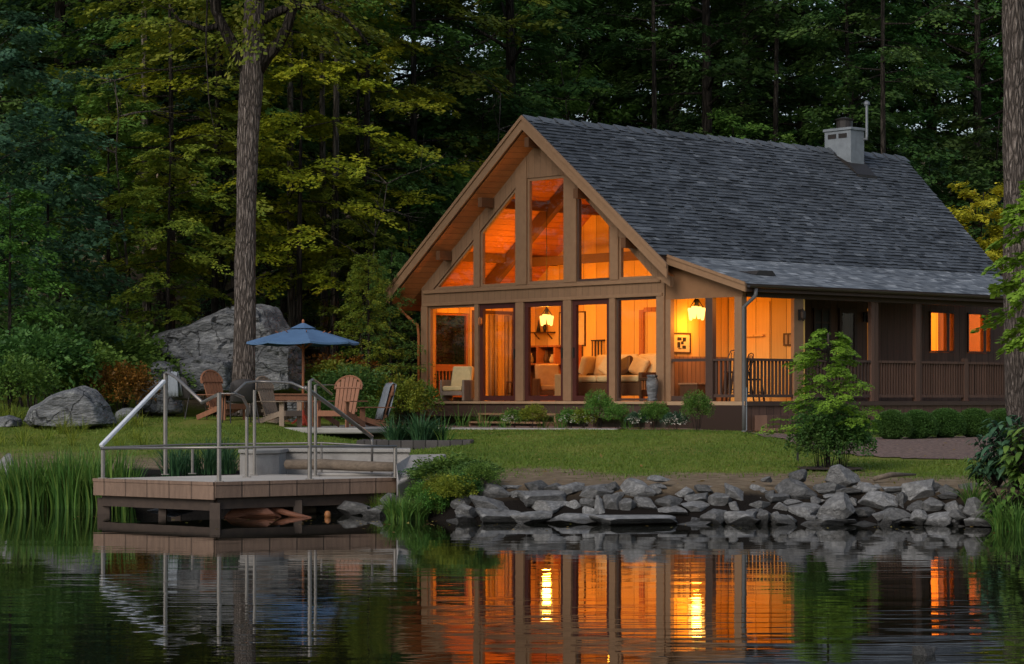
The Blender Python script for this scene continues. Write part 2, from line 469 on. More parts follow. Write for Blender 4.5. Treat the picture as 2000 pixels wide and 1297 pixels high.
def make_ground():
    xs = np.concatenate([[-260, -180, -120, -80, -55, -40, -30, -22], np.arange(-17, 19.01, .2), [22, 30, 40, 55, 80, 120, 180, 260]])
    ys = np.concatenate([[-160, -90, -40, -10, 5, 14], np.arange(19, 50, .2), np.arange(50, 80, .6), np.arange(80, 130, 3), [140, 170, 220, 300, 420, 600]])
    nx, ny = len(xs), len(ys)
    V, gr = [], []
    for y in ys:
        for x in xs:
            z = ground_z(x, y)
            d = y - shore(x)
            V.append((x, y, z))
            n = noise.noise((x * .9, y * .45, 5.0)) * .9 + noise.noise((x * 3, y * 1.8, 8.0)) * .4
            g = sst(1.7, 7.2, d + n * 2.2)
            g *= 1 - sst(54, 57, y + 3 * sst(-4, -8, x) * -1)
            gr.append(g)
    fs = [(j * nx + i, j * nx + i + 1, (j + 1) * nx + i + 1, (j + 1) * nx + i) for j in range(ny - 1) for i in range(nx - 1)]
    me = bpy.data.meshes.new('ground'); me.from_pydata(V, [], fs)
    a = me.attributes.new('turf', 'FLOAT', 'POINT'); a.data.foreach_set('value', np.array(gr, np.float32))
    a = me.attributes.new('shaded', 'FLOAT', 'POINT'); a.data.foreach_set('value', np.array([1 - sst(.55, .95, v[1] - shore(v[0]) - (1.5 if -5.5 < v[0] < -1.25 else 0) + .25 * noise.noise((v[0] * 2, v[1] * 2, 1))) if v[1] < 40 else 0 for v in V], np.float32))  # shade between the stones and under the dock, painted as near-black soil
    me.polygons.foreach_set('use_smooth', [True] * len(me.polygons))
    m, t, out = nt('ground_turf_and_soil')
    L = t.links.new
    tc = N(t, 'TexCoord'); at_ = N(t, 'Attribute', attribute_name='turf')
    n1 = N(t, 'TexNoise', Scale=1.1, Detail=8, Roughness=.65); n2 = N(t, 'TexNoise', Scale=24, Detail=6, Roughness=.7); n3 = N(t, 'TexNoise', Scale=5, Detail=6, Roughness=.65)
    mp = N(t, 'Mapping'); mp.inputs['Scale'].default_value = (.7, .35, 1); L(tc.outputs['Object'], mp.inputs[0]); L(mp.outputs[0], n1.inputs['Vector'])
    for n in (n2, n3): L(tc.outputs['Object'], n.inputs['Vector'])
    rg = ramp(t, [(.3, (.09, .13, .018)), (.5, (.13, .17, .024)), (.66, (.2, .2, .045))]); L(n1.outputs['Fac'], rg.inputs[0])
    rs = ramp(t, [(.3, (.11, .078, .05)), (.5, (.21, .155, .10)), (.7, (.31, .245, .165))]); L(n3.outputs['Fac'], rs.inputs[0])
    ad = N(t, 'Math', operation='ADD'); mu = N(t, 'Math', operation='MULTIPLY_ADD'); mu.inputs[1].default_value = .9; mu.inputs[2].default_value = -.45
    L(n2.outputs['Fac'], mu.inputs[0]); L(mu.outputs[0], ad.inputs[0]); L(at_.outputs['Fac'], ad.inputs[1])
    cl = N(t, 'MapRange'); cl.inputs[1].default_value = .32; cl.inputs[2].default_value = .68; L(ad.outputs[0], cl.inputs[0])
    shaded = N(t, 'Attribute', attribute_name='shaded'); mw = N(t, 'Mix', data_type='RGBA'); mw.inputs[7].default_value = (.012, .0095, .008, 1)
    L(shaded.outputs['Fac'], mw.inputs[0]); L(rs.outputs[0], mw.inputs[6])
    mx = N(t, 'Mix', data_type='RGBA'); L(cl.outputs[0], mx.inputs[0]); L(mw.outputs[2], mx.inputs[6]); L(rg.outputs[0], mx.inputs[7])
    b = N(t, 'BsdfPrincipled', Roughness=.95); b.inputs['Specular IOR Level'].default_value = .1
    bp = N(t, 'Bump', Strength=.9, Distance=.04); L(n2.outputs['Fac'], bp.inputs['Height'])
    L(mx.outputs[2], b.inputs['Base Color']); L(bp.outputs[0], b.inputs['Normal']); L(b.outputs[0], out.inputs[0])
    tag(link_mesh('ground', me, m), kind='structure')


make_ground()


def make_water():
    m, t, out = nt('pond_water')
    L = t.links.new
    tc = N(t, 'TexCoord')
    hs = []
    for sc, stx, sty, w in ((1.0, .5, 2.3, 1.0), (1.0, 1.5, 7.5, .30), (1.0, .12, .55, 1.3)):
        mp = N(t, 'Mapping'); mp.inputs['Scale'].default_value = (stx, sty, 1); mp.inputs['Rotation'].default_value = (0, 0, R(4 * sc))
        no = N(t, 'TexNoise', Scale=sc, Detail=2, Roughness=.45)
        L(tc.outputs['Object'], mp.inputs[0]); L(mp.outputs[0], no.inputs['Vector'])
        mu = N(t, 'Math', operation='MULTIPLY'); mu.inputs[1].default_value = w; L(no.outputs['Fac'], mu.inputs[0]); hs.append(mu)
    a1 = N(t, 'Math', operation='ADD'); L(hs[0].outputs[0], a1.inputs[0]); L(hs[1].outputs[0], a1.inputs[1])
    a2 = N(t, 'Math', operation='ADD'); L(a1.outputs[0], a2.inputs[0]); L(hs[2].outputs[0], a2.inputs[1])
    # calm close under the bank, more breeze further out on the pond
    sx = N(t, 'SeparateXYZ'); L(tc.outputs['Object'], sx.inputs[0])
    mr = N(t, 'MapRange'); mr.inputs[1].default_value = 29; mr.inputs[2].default_value = 15; mr.inputs[3].default_value = .12; mr.inputs[4].default_value = 1
    L(sx.outputs[1], mr.inputs[0])
    mpb = N(t, 'Mapping'); mpb.inputs['Scale'].default_value = (.16, .4, 1); nb = N(t, 'TexNoise', Scale=1, Detail=3); L(tc.outputs['Object'], mpb.inputs[0]); L(mpb.outputs[0], nb.inputs['Vector'])
    rb = N(t, 'MapRange'); rb.inputs[1].default_value = .38; rb.inputs[2].default_value = .64; rb.inputs[3].default_value = .62; rb.inputs[4].default_value = 1.25; L(nb.outputs['Fac'], rb.inputs[0])
    mb_ = N(t, 'Math', operation='MULTIPLY'); L(mr.outputs[0], mb_.inputs[0]); L(rb.outputs[0], mb_.inputs[1])
    bp = N(t, 'Bump', Distance=.0042); L(a2.outputs[0], bp.inputs['Height']); L(mb_.outputs[0], bp.inputs['Strength'])
    b = N(t, 'BsdfPrincipled', Roughness=.015, IOR=1.6)
    b.inputs['Base Color'].default_value = (.007, .008, .005, 1)
    b.inputs['Specular IOR Level'].default_value = .72
    L(bp.outputs[0], b.inputs['Normal']); L(b.outputs[0], out.inputs[0])
    mb = MB(); mb.add([(-200, -140, 0), (200, -140, 0), (200, 40, 0), (-200, 40, 0)], [(0, 1, 2, 3)])
    tag(mb.build('pond_water', m), kind='structure')


make_water()


def sheet(name, outline, mat_, dz, kind='structure', step=.25):
    """thin sheet following the terrain inside an outline (X,Y polygon)"""
    xs = [p[0] for p in outline]; ys = [p[1] for p in outline]

    def inside(x, y):
        c = False
        for i in range(len(outline)):
            (x1, y1), (x2, y2) = outline[i], outline[i - 1]
            if (y1 > y) != (y2 > y) and x < (x2 - x1) * (y - y1) / (y2 - y1) + x1: c = not c
        return c
    mb = MB()
    ids = {}
    x = min(xs)
    gx = np.arange(min(xs), max(xs) + step, step); gy = np.arange(min(ys), max(ys) + step, step)

    def vid(i, j):
        if (i, j) not in ids:
            ids[(i, j)] = len(mb.v)
            jx, jy = gx[i] + .08 * noise.noise((i * .7, j * .7, 1)), gy[j] + .12 * noise.noise((i * .7, j * .7, 4))
            mb.v.append((jx, jy, ground_z(jx, jy) + dz + .004 * noise.noise((jx * 3, jy * 3, 2))))
        return ids[(i, j)]
    for i in range(len(gx) - 1):
        for j in range(len(gy) - 1):
            if inside(gx[i] + step / 2, gy[j] + step / 2):
                mb.f.append((vid(i, j), vid(i + 1, j), vid(i + 1, j + 1), vid(i, j + 1)))
    return tag(mb.build(name, mat_, smooth=True), kind=kind)


M['mulch'] = mat('bark_mulch', (.09, .06, .052), (.24, .16, .135), rough=.95, scale=16, bump=1, bdist=.05, fine=50, c3=(.36, .27, .23), lo=.35, hi=.72)
sheet('mulch_bed', [(4.9, 36.5), (6.0, 34.6), (7.8, 33.8), (10.5, 33.8), (11.5, 48), (9, 49), (6.6, 46.5), (4.4, 45.5), (4.6, 40)], M['mulch'], .014)
sheet('flower_bed', [(-2.2, 51.4), (-1.2, 49.9), (1.9, 47.4), (3.6, 46.0), (4.2, 46.4), (3.4, 49.5), (-1.8, 54.6)], M['mulch'], .014)


# ------------------------------------------------------------ camera, light
cam = bpy.data.cameras.new('camera')
cam.sensor_width = 36; cam.lens = F / 2000 * 36
cam.shift_y = (HY - 648.5) / 2000
cam.clip_start = .5; cam.clip_end = 2500
co = bpy.data.objects.new('camera', cam)
COL.objects.link(co)
co.location = (0, 0, CAMZ); co.rotation_euler = (R(90), 0, 0)
scene.camera = co

SUN_EL, SUN_AZ = R(34), R(212)      # behind the camera, to the left: low and soft
w = bpy.data.worlds.new('World'); scene.world = w; w.use_nodes = True
t = w.node_tree
bg = t.nodes['Background']
sk = t.nodes.new('ShaderNodeTexSky'); sk.sky_type = 'NISHITA'; sk.sun_disc = False
sk.sun_elevation = SUN_EL; sk.sun_rotation = SUN_AZ; sk.dust_density = 1.5; sk.ozone_density = 1.0
hs = t.nodes.new('ShaderNodeHueSaturation'); hs.inputs['Saturation'].default_value = .72
t.links.new(sk.outputs[0], hs.inputs['Color']); t.links.new(hs.outputs[0], bg.inputs['Color'])
bg.inputs['Strength'].default_value = .105
sun = bpy.data.lights.new('sun', 'SUN'); sun.energy = 1.35; sun.angle = R(30); sun.color = (1, .93, .84)
so = bpy.data.objects.new('sun', sun); COL.objects.link(so)
dirv = Vector((math.sin(SUN_AZ) * math.cos(SUN_EL), math.cos(SUN_AZ) * math.cos(SUN_EL), math.sin(SUN_EL)))
so.rotation_euler = dirv.to_track_quat('Z', 'Y').to_euler(); so.location = (-20, -30, 30)

vs = scene.view_settings
vs.view_transform = 'Standard'; vs.look = 'None'; vs.exposure = .27; vs.gamma = 1
scene.display_settings.display_device = 'sRGB'
cy = scene.cycles
cy.use_denoising = True
try: cy.denoiser = 'OPENIMAGEDENOISE'
except Exception: pass
cy.max_bounces = 8; cy.diffuse_bounces = 4; cy.glossy_bounces = 3; cy.transmission_bounces = 4; cy.transparent_max_bounces = 12
cy.sample_clamp_indirect = 4.0; cy.caustics_reflective = False; cy.caustics_refractive = False


def wash_light(name, loc, aim, power, size=.3, col=(1, .36, .028)):
    l = bpy.data.lights.new(name, 'AREA'); l.shape = 'DISK'; l.energy = power; l.color = col; l.size = size
    o = bpy.data.objects.new(name, l); COL.objects.link(o); o.location = loc
    o.rotation_euler = Vector(aim).to_track_quat('-Z', 'Y').to_euler()
    return o


def point_light(name, loc, power, col=(1, .36, .028), radius=.08):
    l = bpy.data.lights.new(name, 'POINT'); l.energy = power; l.color = col; l.shadow_soft_size = radius
    o = bpy.data.objects.new(name, l); COL.objects.link(o); o.location = loc
    return o
# ============================================================ PLANT MESHES
def sprays(rng, O, Dr, L, Wd, nl, ll, lw, droop=.15, thick=.04, flat=.35, hang=.25):
    O = np.asarray(O, float); Dr = unit(np.asarray(Dr, float)); n = len(O); n_ = n * nl
    L = np.broadcast_to(np.asarray(L, float), (n,)); Wd = np.broadcast_to(np.asarray(Wd, float), (n,))
    o = np.repeat(O, nl, 0); d = np.repeat(Dr, nl, 0); Lr = np.repeat(L, nl); Wr = np.repeat(Wd, nl)
    up = np.zeros_like(d); up[:, 2] = 1
    side = unit(np.cross(d, up)); u2 = unit(np.cross(side, d))
    roll = np.repeat(rng.normal(0, .25, n), nl)[:, None]
    side, u2 = side * np.cos(roll) + u2 * np.sin(roll), u2 * np.cos(roll) - side * np.sin(roll)
    s = rng.random(n_) ** .75
    t = (rng.random(n_) * 2 - 1) * np.sin(np.pi * np.clip(.1 + .86 * s, 0, 1)) ** .7
    pos = o + d * (s * Lr)[:, None] + side * (t * Wr * .5)[:, None] + u2 * (rng.normal(0, 1, n_) * thick)[:, None]
    pos[:, 2] -= droop * Lr * s * s
    ang = t * .9 + rng.normal(0, .55, n_)
    ld = d * np.cos(ang)[:, None] + side * np.sin(ang)[:, None]
    ld[:, 2] -= hang * (.4 + rng.random(n_))
    nrm = u2 + rng.normal(0, flat, (n_, 3))
    tint = np.repeat(rng.random(n), nl) * .5 + rng.random(n_) * .5
    sc = .65 + .6 * rng.random(n_)
    return leaf_quads(pos, ld, nrm, ll * sc, lw * sc), tint


def tree_meshes(name, seed, H, zb, Rr, nl=42, sp=9, nleaf=46, env='round', rise=.35, L=1.0, W=.75, ll=.14, lw=.085, droop=.2,
                r0=.2, thick=.05, flat=.35, lean=0.03, sub=3, top=.97, sag=.12, fork=False):
    rng = np.random.default_rng(seed)
    wob = rng.normal(0, 1, (2, 3)) * lean * H * .3

    def axis(z):
        u = z / H
        return np.array([wob[0, 0] * u + wob[0, 1] * math.sin(u * 4) * .5, wob[1, 0] * u + wob[1, 1] * math.sin(u * 3 + 1) * .5, z])
    tb = MB()
    zs = np.linspace(-.4, H * top, 12)
    tb.tube([axis(z) for z in zs], [max(.015, r0 * (1.25 if z < 0 else 1) * (1 - .93 * max(0, z) / H) ** .9) for z in zs], 10)
    O, D, Ls = [], [], []
    for i in range(nl):
        u = (i + rng.random()) / nl
        z = zb + (H * top - zb) * u
        az = i * 2.39996 + rng.normal(0, .35)
        if env == 'round': e = max(.12, math.sin(math.pi * min(1, .14 + .82 * u)) ** .65)
        elif env == 'cone': e = (1 - u) ** .85 + .06
        elif env == 'column': e = max(.25, math.sin(math.pi * min(1, .25 + .72 * u)) ** .5)
        else: e = max(.2, (1 - .75 * u))
        ln = Rr * e * (.7 + .5 * rng.random())
        el = rise * (.4 + u) + rng.normal(0, .12)
        h = np.array([math.cos(az), math.sin(az), 0])
        p0 = axis(z)
        pts = []
        for k in range(sub + 1):
            q = k / sub
            p = p0 + h * ln * q * math.cos(el)
            p[2] += ln * math.sin(el) * q - sag * ln * q * q + .05 * ln * rng.normal() * (q > 0)
            pts.append(p)
        rr = max(.008, r0 * .32 * e * (1 - .6 * u))
        tb.tube(pts, [rr, rr * .75, rr * .5, max(.004, rr * .25)][:sub + 1] if sub == 3 else [rr * (1 - .8 * k / sub) for k in range(sub + 1)], 5, cap=False)
        for k in range(sp):
            q = .28 + .72 * (k + rng.random()) / sp
            f = q * sub; a = min(int(f), sub - 1); f -= a
            p = pts[a] * (1 - f) + pts[a + 1] * f
            yaw = rng.normal(0, .75) if k < sp - 1 else 0
            dd = np.array([h[0] * math.cos(yaw) - h[1] * math.sin(yaw), h[0] * math.sin(yaw) + h[1] * math.cos(yaw), rng.normal(.02, .14)])
            O.append(p + np.array([0, 0, rng.normal(0, .05)])); D.append(dd); Ls.append(L * (.6 + .6 * rng.random()) * (.6 + .4 * e))
    Ls = np.array(Ls)
    V, ti = sprays(rng, O, D, Ls, Ls * W, nleaf, ll, lw, droop=droop, thick=thick, flat=flat)
    tm = tb.mesh(name + '_trunk', fix=False)
    tm.polygons.foreach_set('use_smooth', [True] * len(tm.polygons))
    cm = quads_mesh(name + '_crown', V, len(ti), ti)
    return tm, cm


def plant_tree(kind, meshes, loc, leaf, barkm, label, cat='tree', group=None, s=1.0, rz=0.0, sz=None, parts=('trunk', 'crown')):
    t = thing(kind, label, cat, loc, rz, group)
    t.scale = (s, s, sz or s)
    link_mesh(parts[0], meshes[0], barkm, t, True)
    link_mesh(parts[1], meshes[1], leaf, t, True)
    return t


def blades_mesh(name, seed, n, h, spread, w, lean=.5, seg=4, base=.12, arch=.6, curl=0.0):
    """clump of strap leaves rising from a base and arching over"""
    rng = np.random.default_rng(seed)
    V, ti = [], []
    for i in range(n):
        a = rng.random() * 6.283; rr = base * math.sqrt(rng.random())
        p0 = np.array([math.cos(a) * rr, math.sin(a) * rr * 1.0, -.03])
        az = a + rng.normal(0, .5)
        hh = h * (.55 + .5 * rng.random()); out = spread * rng.random() ** .8
        hd = np.array([math.cos(az), math.sin(az), 0]); sd = np.array([-hd[1], hd[0], 0]) * math.copysign(1, rng.random() - .5)
        tw = rng.normal(0, .5); sd = sd * math.cos(tw) + hd * math.sin(tw)
        ww = w * (.6 + .6 * rng.random()); tt = rng.random() * .75 + (.25 if rng.random() < .12 else 0)
        prev = None
        for k in range(seg + 1):
            q = k / seg
            p = p0 + hd * out * q ** 1.8 + np.array([0, 0, hh * (q - arch * .42 * (out / max(spread, 1e-3)) * q ** 3)])
            wd = ww * (1 - q ** 2.2) * .5 + .0006
            cur = (p - sd * wd, p + sd * wd)
            if prev is not None:
                V += [prev[0], prev[1], cur[1], cur[0]]; ti.append(min(1, tt + .12 * q))
            prev = cur
    return quads_mesh(name, np.array(V), len(ti), np.array(ti))


def shrub_meshes(name, seed, Rr, H, n, ll, lw, stems=7, solid=.35, flat=.8, base=.1, nl=16, lumpy=1.0):
    """rounded shrub: leaf clusters through the volume, stems below"""
    rng = np.random.default_rng(seed)
    O, D = [], []
    for i in range(n):
        v = rng.normal(0, 1, 3); v /= np.linalg.norm(v)
        if v[2] < -.35: v[2] = -v[2] * .6
        lump = 1 + .16 * lumpy * noise.noise(Vector(v * 2.1) + Vector((seed * 3.1, 0, 0))) + .1 * lumpy * noise.noise(Vector(v * 5) + Vector((seed, 7, 0)))
        q = (solid + (1 - solid) * rng.random() ** .6) * lump
        O.append([v[0] * Rr * q, v[1] * Rr * q, H * .5 + base + v[2] * H * .5 * q]); D.append(v + rng.normal(0, .35, 3) + np.array([0, 0, .15]))
    V, ti = sprays(rng, O, D, .22 * Rr + .04, .2 * Rr + .05, nl, ll, lw, droop=.1, thick=.03 + .04 * Rr, flat=flat)
    tb = MB()
    for i in range(stems):
        a = rng.random() * 6.283; r_ = Rr * .75 * rng.random()
        tb.tube([(math.cos(a) * r_ * .2, math.sin(a) * r_ * .2, -.08), (math.cos(a) * r_ * .5, math.sin(a) * r_ * .5, H * .35), (math.cos(a) * r_, math.sin(a) * r_, H * .8)],
                [.016 * max(.5, Rr), .012 * max(.5, Rr), .004], 5)
    return tb.mesh(name + '_stems', fix=False), quads_mesh(name + '_leaves', V, len(ti), ti)


T = {}
T['beech1'] = tree_meshes('beech', 11, 17, 4.5, 3.7, nl=44, sp=9, nleaf=46, r0=.19, ll=.17, lw=.10)
T['beech2'] = tree_meshes('beech', 12, 18, 7.0, 3.3, nl=36, sp=9, nleaf=46, r0=.21, ll=.17, lw=.10, rise=.5)
T['tall1'] = tree_meshes('tall', 17, 21, 9.5, 3.4, nl=26, sp=8, nleaf=38, r0=.24, ll=.16, lw=.10, rise=.6)
T['full1'] = tree_meshes('full', 61, 19, 1.5, 4.3, nl=64, sp=10, nleaf=70, r0=.2, ll=.18, lw=.105, L=1.35, thick=.09)
T['full2'] = tree_meshes('full', 62, 21, 3.0, 3.9, nl=60, sp=10, nleaf=70, r0=.22, ll=.17, lw=.10, L=1.35, rise=.2, thick=.09)
T['slim'] = tree_meshes('slim', 64, 18, 9.0, 2.6, nl=24, sp=8, nleaf=44, r0=.115, ll=.14, lw=.09, rise=.5, lean=.05)
T['under1'] = tree_meshes('understorey', 13, 7.5, .9, 2.5, nl=40, sp=8, nleaf=44, r0=.08, ll=.14, lw=.085, L=.9, env='round')
T['under2'] = tree_meshes('understorey', 23, 6.0, .5, 2.2, nl=40, sp=7, nleaf=44, r0=.07, ll=.12, lw=.075, L=.8, env='fan', droop=.3)
T['hemlock'] = tree_meshes('hemlock', 14, 15, 1.2, 3.1, nl=70, sp=7, nleaf=50, env='cone', rise=-.05, sag=.3, L=.95, W=.55, ll=.10, lw=.035, droop=.35, r0=.2, thick=.03)
T['maple1'] = tree_meshes('maple', 15, 11.5, 3.6, 2.8, nl=31, sp=10, nleaf=56, env='round', rise=.18, sag=.2, L=.85, W=.9, ll=.12, lw=.085, droop=.3, r0=.12, thick=.025, flat=.25)
T['maple2'] = tree_meshes('maple', 16, 9.0, 3.2, 2.3, nl=27, sp=9, nleaf=54, env='round', rise=.15, sag=.22, L=.8, W=.9, ll=.11, lw=.08, droop=.3, r0=.1, thick=.025, flat=.25)
T['cedar'] = tree_meshes('cedar', 18, 4.2, .25, 1.15, nl=70, sp=6, nleaf=46, env='cone', rise=.25, sag=.1, L=.42, W=.5, ll=.06, lw=.022, droop=.2, r0=.06, thick=.03, flat=.6)
T['garden_maple'] = tree_meshes('garden_maple', 29, 1.80, .62, .78, nl=25, sp=9, nleaf=70, env='fan', rise=.16, sag=.2, L=.25, W=.85, ll=.034, lw=.021, droop=.3, r0=.024, thick=.006, flat=.28, sub=3)
T['sapling'] = tree_meshes('sapling', 22, 4.6, 1.6, .95, nl=26, sp=7, nleaf=28, env='column', rise=.12, sag=.2, L=.42, W=.8, ll=.15, lw=.075, droop=.35, r0=.035, thick=.02, flat=.3)
S = {}
S['round'] = shrub_meshes('round', 31, .36, .56, 1900, .028, .019, stems=6, lumpy=.15, solid=.93, flat=.7, base=.0, nl=16)
S['loose1'] = shrub_meshes('loose', 32, .7, 1.0, 260, .075, .045, solid=.3)
S['loose2'] = shrub_meshes('loose', 33, 1.0, 1.3, 340, .09, .055, solid=.3)
S['fine'] = shrub_meshes('fine', 34, .45, .8, 260, .045, .03, solid=.2, flat=1.0)
S['flower'] = shrub_meshes('flower', 35, .3, .4, 130, .05, .03, solid=.25)
# ============================================================ CABIN
HX, HYY, HRZ = 3.17, 50.0, R(-48.0)
SA, CA = math.sin(R(42)), math.cos(R(42))


def HL(x, y, z): return Vector((HX + SA * x + CA * y, HYY - CA * x + SA * y, z))


def fx(px, y=0.0):
    p = px - CX
    return (p * (HYY + SA * y) - F * (HX + CA * y)) / (F * SA + CA * p)


def fy(px, c):
    p = px - CX
    return (p * (HYY - CA * c) - F * (HX + SA * c)) / (F * CA - SA * p)


def fz(py, x, y): return CAMZ + (HY - py) / F * (HYY - CA * x + SA * y)


cab = thing('cabin', 'brown gabled lakeside cabin with glass front, slate roof and glowing orange rooms', 'cabin', (HX, HYY, 0), HRZ)
W_, XC, RZ, SL = 7.87, -3.84, 7.6, .775
YB = 12.5
FL = 1.36                                       # deck and floor level


def rz_(x): return RZ - SL * abs(x - XC)


def P(name, mb, m, parent=None, **k): return mb.build(name, M[m] if isinstance(m, str) else m, parent or cab, **k)


# --- base
mb = MB(); mb.box(-7.80, -.02, .02, YB, 1.20, FL); P('floor', mb, 'floor_in')
mb = MB(); mb.box(-7.7, -.1, .12, YB - .1, .2, 1.20); mb.box(-.1, 2.0, .4, 9.4, .2, 1.2); P('foundation', mb, 'concrete_base')
mb = MB(); mb.box(-7.55, .08, -.52, .0, 1.30, FL - .004); P('front_deck', mb, 'deck', bevel=.008)
mb = MB(); mb.box(-7.5, .05, -.46, -.42, 1.02, 1.296); P('skirt_board', mb, M['dark_trim'])
mb = MB()
for x in (-7.2, -5.4, -3.6, -1.8, -.1): mb.box(x - .07, x + .07, -.40, -.26, .3, 1.296)
P('deck_posts_frame', mb, 'dark_trim')
mb = MB(); mb.box(.0, 2.25, .0, 9.7, 1.28, FL - .002); P('porch_deck', mb, 'deck')
mb = MB(); mb.box(2.252, 2.28, .0, 9.7, 1.27, FL); P('deck_nosing', mb, 'dark_trim')
mb = MB(); mb.box(2.20, 2.24, .02, 9.65, .45, 1.278); mb.box(.1, 2.2, .0, .04, .55, 1.278); P('porch_skirt', mb, 'dark_board')
mb = MB()
mb.box(2.29, 2.62, .25, 1.75, .5, 1.08); mb.box(2.62, 2.95, .25, 1.75, .4, .82)
P('porch_step', mb, 'dark_board')
mb = MB()
x0, x1 = fx(935, -.9), fx(1085, -.9)
for k, (ya, z) in enumerate(((-.62, 1.10), (-.92, .92))):
    mb.box(x0, x1, ya - .30, ya, z - .04, z)
    mb.box(x0, x0 + .05, ya - .28, ya - .02, .5, z - .041); mb.box(x1 - .05, x1, ya - .28, ya - .02, .5, z - .041)
P('front_step', mb, 'trim')

# --- facade
UO, UB, BT, SILL = .50, .55, 3.55, 3.94          # roof build-up, beam heights
post_px = [(824, 835.5), (928, 935.5), (1008, 1023.5), (1101, 1116.5), (1191, 1202.5), (1283, 1298)]
posts = [(fx(a), fx(b)) for a, b in post_px]
posts[0] = (-W_, posts[0][1]); posts[-1] = (posts[-1][0], 0.0)
for a, b in posts:
    mb = MB(); mb.box(a, b, -.03, .16, FL, BT); P('facade_post', mb, 'trim', bevel=.006)
mb = MB(); mb.box(-W_, 0, -.004, .15, BT, SILL); P('gable_beam', mb, 'siding')
mb = MB(); mb.box(-W_ + .1, -.1, -.05, -.005, SILL - .10, SILL - .03); mb.box(-W_ + .05, -.05, -.04, -.005, BT - .0, BT + .07); P('gable_moulding', mb, 'trim', bevel=.005)


def off(x, d): return rz_(x) - d


# upper posts between the gable windows
ups_px = [(926, 938), (1008, 1029), (1103, 1126), (1192, 1208)]
ups = [(fx(a), fx(b)) for a, b in ups_px]
CT = 6.28
for (a, b) in ups:
    ta, tb_ = off(a, UO + .01), off(b, UO + .01)
    mb = MB(); mb.prism([(a, SILL + .001), (b, SILL + .001), (b, tb_), (a, ta)], -.022, .15); P('gable_post', mb, 'trim')
# slanted bands above the raked windows and the apex board
BAND = .90
mb = MB()
mb.prism([(-W_, SILL + .002), (-W_ + .42, SILL + .002), (ups[1][0], off(ups[1][0], BAND)), (ups[1][0], off(ups[1][0], UO)), (-W_, off(-W_, UO))], -.008, .14)
mb.prism([(0, SILL + .002), (0, off(0, UO)), (ups[2][1], off(ups[2][1], UO)), (ups[2][1], off(ups[2][1], BAND - .18)), (-.30, SILL + .002)], -.008, .14)
mb.prism([(ups[1][1], CT), (ups[2][0], CT), (ups[2][0], off(ups[2][0], UO)), (XC, RZ - UO), (ups[1][1], off(ups[1][1], UO))], -.006, .14)
P('gable_wall', mb, 'siding')


def inset(poly, d):
    n = len(poly); out = []
    cx = sum(p[0] for p in poly) / n; cz = sum(p[1] for p in poly) / n
    lines = []
    for i in range(n):
        (x1, z1), (x2, z2) = poly[i], poly[(i + 1) % n]
        nx, nz = -(z2 - z1), (x2 - x1); l = math.hypot(nx, nz); nx /= l; nz /= l
        if (cx - x1) * nx + (cz - z1) * nz < 0: nx, nz = -nx, -nz
        lines.append((nx, nz, nx * x1 + nz * z1 + d))
    for i in range(n):
        a1, b1, c1 = lines[i - 1]; a2, b2, c2 = lines[i]
        dt = a1 * b2 - a2 * b1
        out.append(((c1 * b2 - c2 * b1) / dt, (a1 * c2 - a2 * c1) / dt))
    return out


def window(name, poly, y0, y1, fw, fm, axis='y', parent=None, label=None, pane='pane', y_pane=None):
    inn = inset(poly, fw)
    mb = MB(); n = len(poly)
    for i in range(n):
        j = (i + 1) % n
        mb.prism([poly[i], poly[j], inn[j], inn[i]], y0, y1, axis)
    w_ = P(name, mb, fm, parent)
    if label: w_['label'] = label
    ym = (y0 + y1) / 2 if y_pane is None else y_pane
    mb = MB(); mb.prism(inn, ym - .004, ym + .004, axis)
    P(pane, mb, 'glass', w_)
    return w_


g = .004
# lower row: window, three maroon doors, window
spans = [(posts[i][1] + g, posts[i + 1][0] - g) for i in range(5)]
for i, (a, b) in enumerate(spans):
    poly = [(a, FL + .01), (b, FL + .01), (b, BT - .004), (a, BT - .004)]
    if i in (0, 4):
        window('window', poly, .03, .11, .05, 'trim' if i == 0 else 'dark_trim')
    else:
        d = window('glass_door', poly, .02, .10, .11, 'maroon')
        if i != 2: pass
        mb = MB(); xk = b - .055 if i != 3 else a + .055
        mb.box(xk - .015, xk + .015, -.02, .018, 2.30, 2.52); P('handle', mb, 'black', d)
# upper row
L1, L2 = ups[0]; C1, C2 = ups[1]; D1, D2 = ups[2]; E1, E2 = ups[3]
xl = -W_ + .42
sl = lambda x, d: off(x, d)
window('gable_window', [(xl + .02, SILL + .003), (L1 - g, SILL + .003), (L1 - g, sl(L1, BAND))], .02, .10, .045, 'trim')
window('gable_window', [(L2 + g, SILL + .003), (C1 - g, SILL + .003), (C1 - g, sl(C1, BAND) - .004), (L2 + g, sl(L2, BAND) - .004)], .02, .10, .05, 'trim')
window('gable_window', [(C2 + g, SILL + .003), (D1 - g, SILL + .003), (D1 - g, CT - .004), (C2 + g, CT - .004)], .02, .10, .06, 'trim')
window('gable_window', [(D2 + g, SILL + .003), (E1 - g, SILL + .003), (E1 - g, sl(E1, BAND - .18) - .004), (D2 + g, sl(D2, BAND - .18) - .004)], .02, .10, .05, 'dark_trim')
window('gable_window', [(E2 + g, SILL + .003), (-.34, SILL + .003), (-.34, sl(-.34, BAND - .18) - .02), (E2 + g, sl(E2, BAND - .18) - .004)], .02, .10, .045, 'trim')

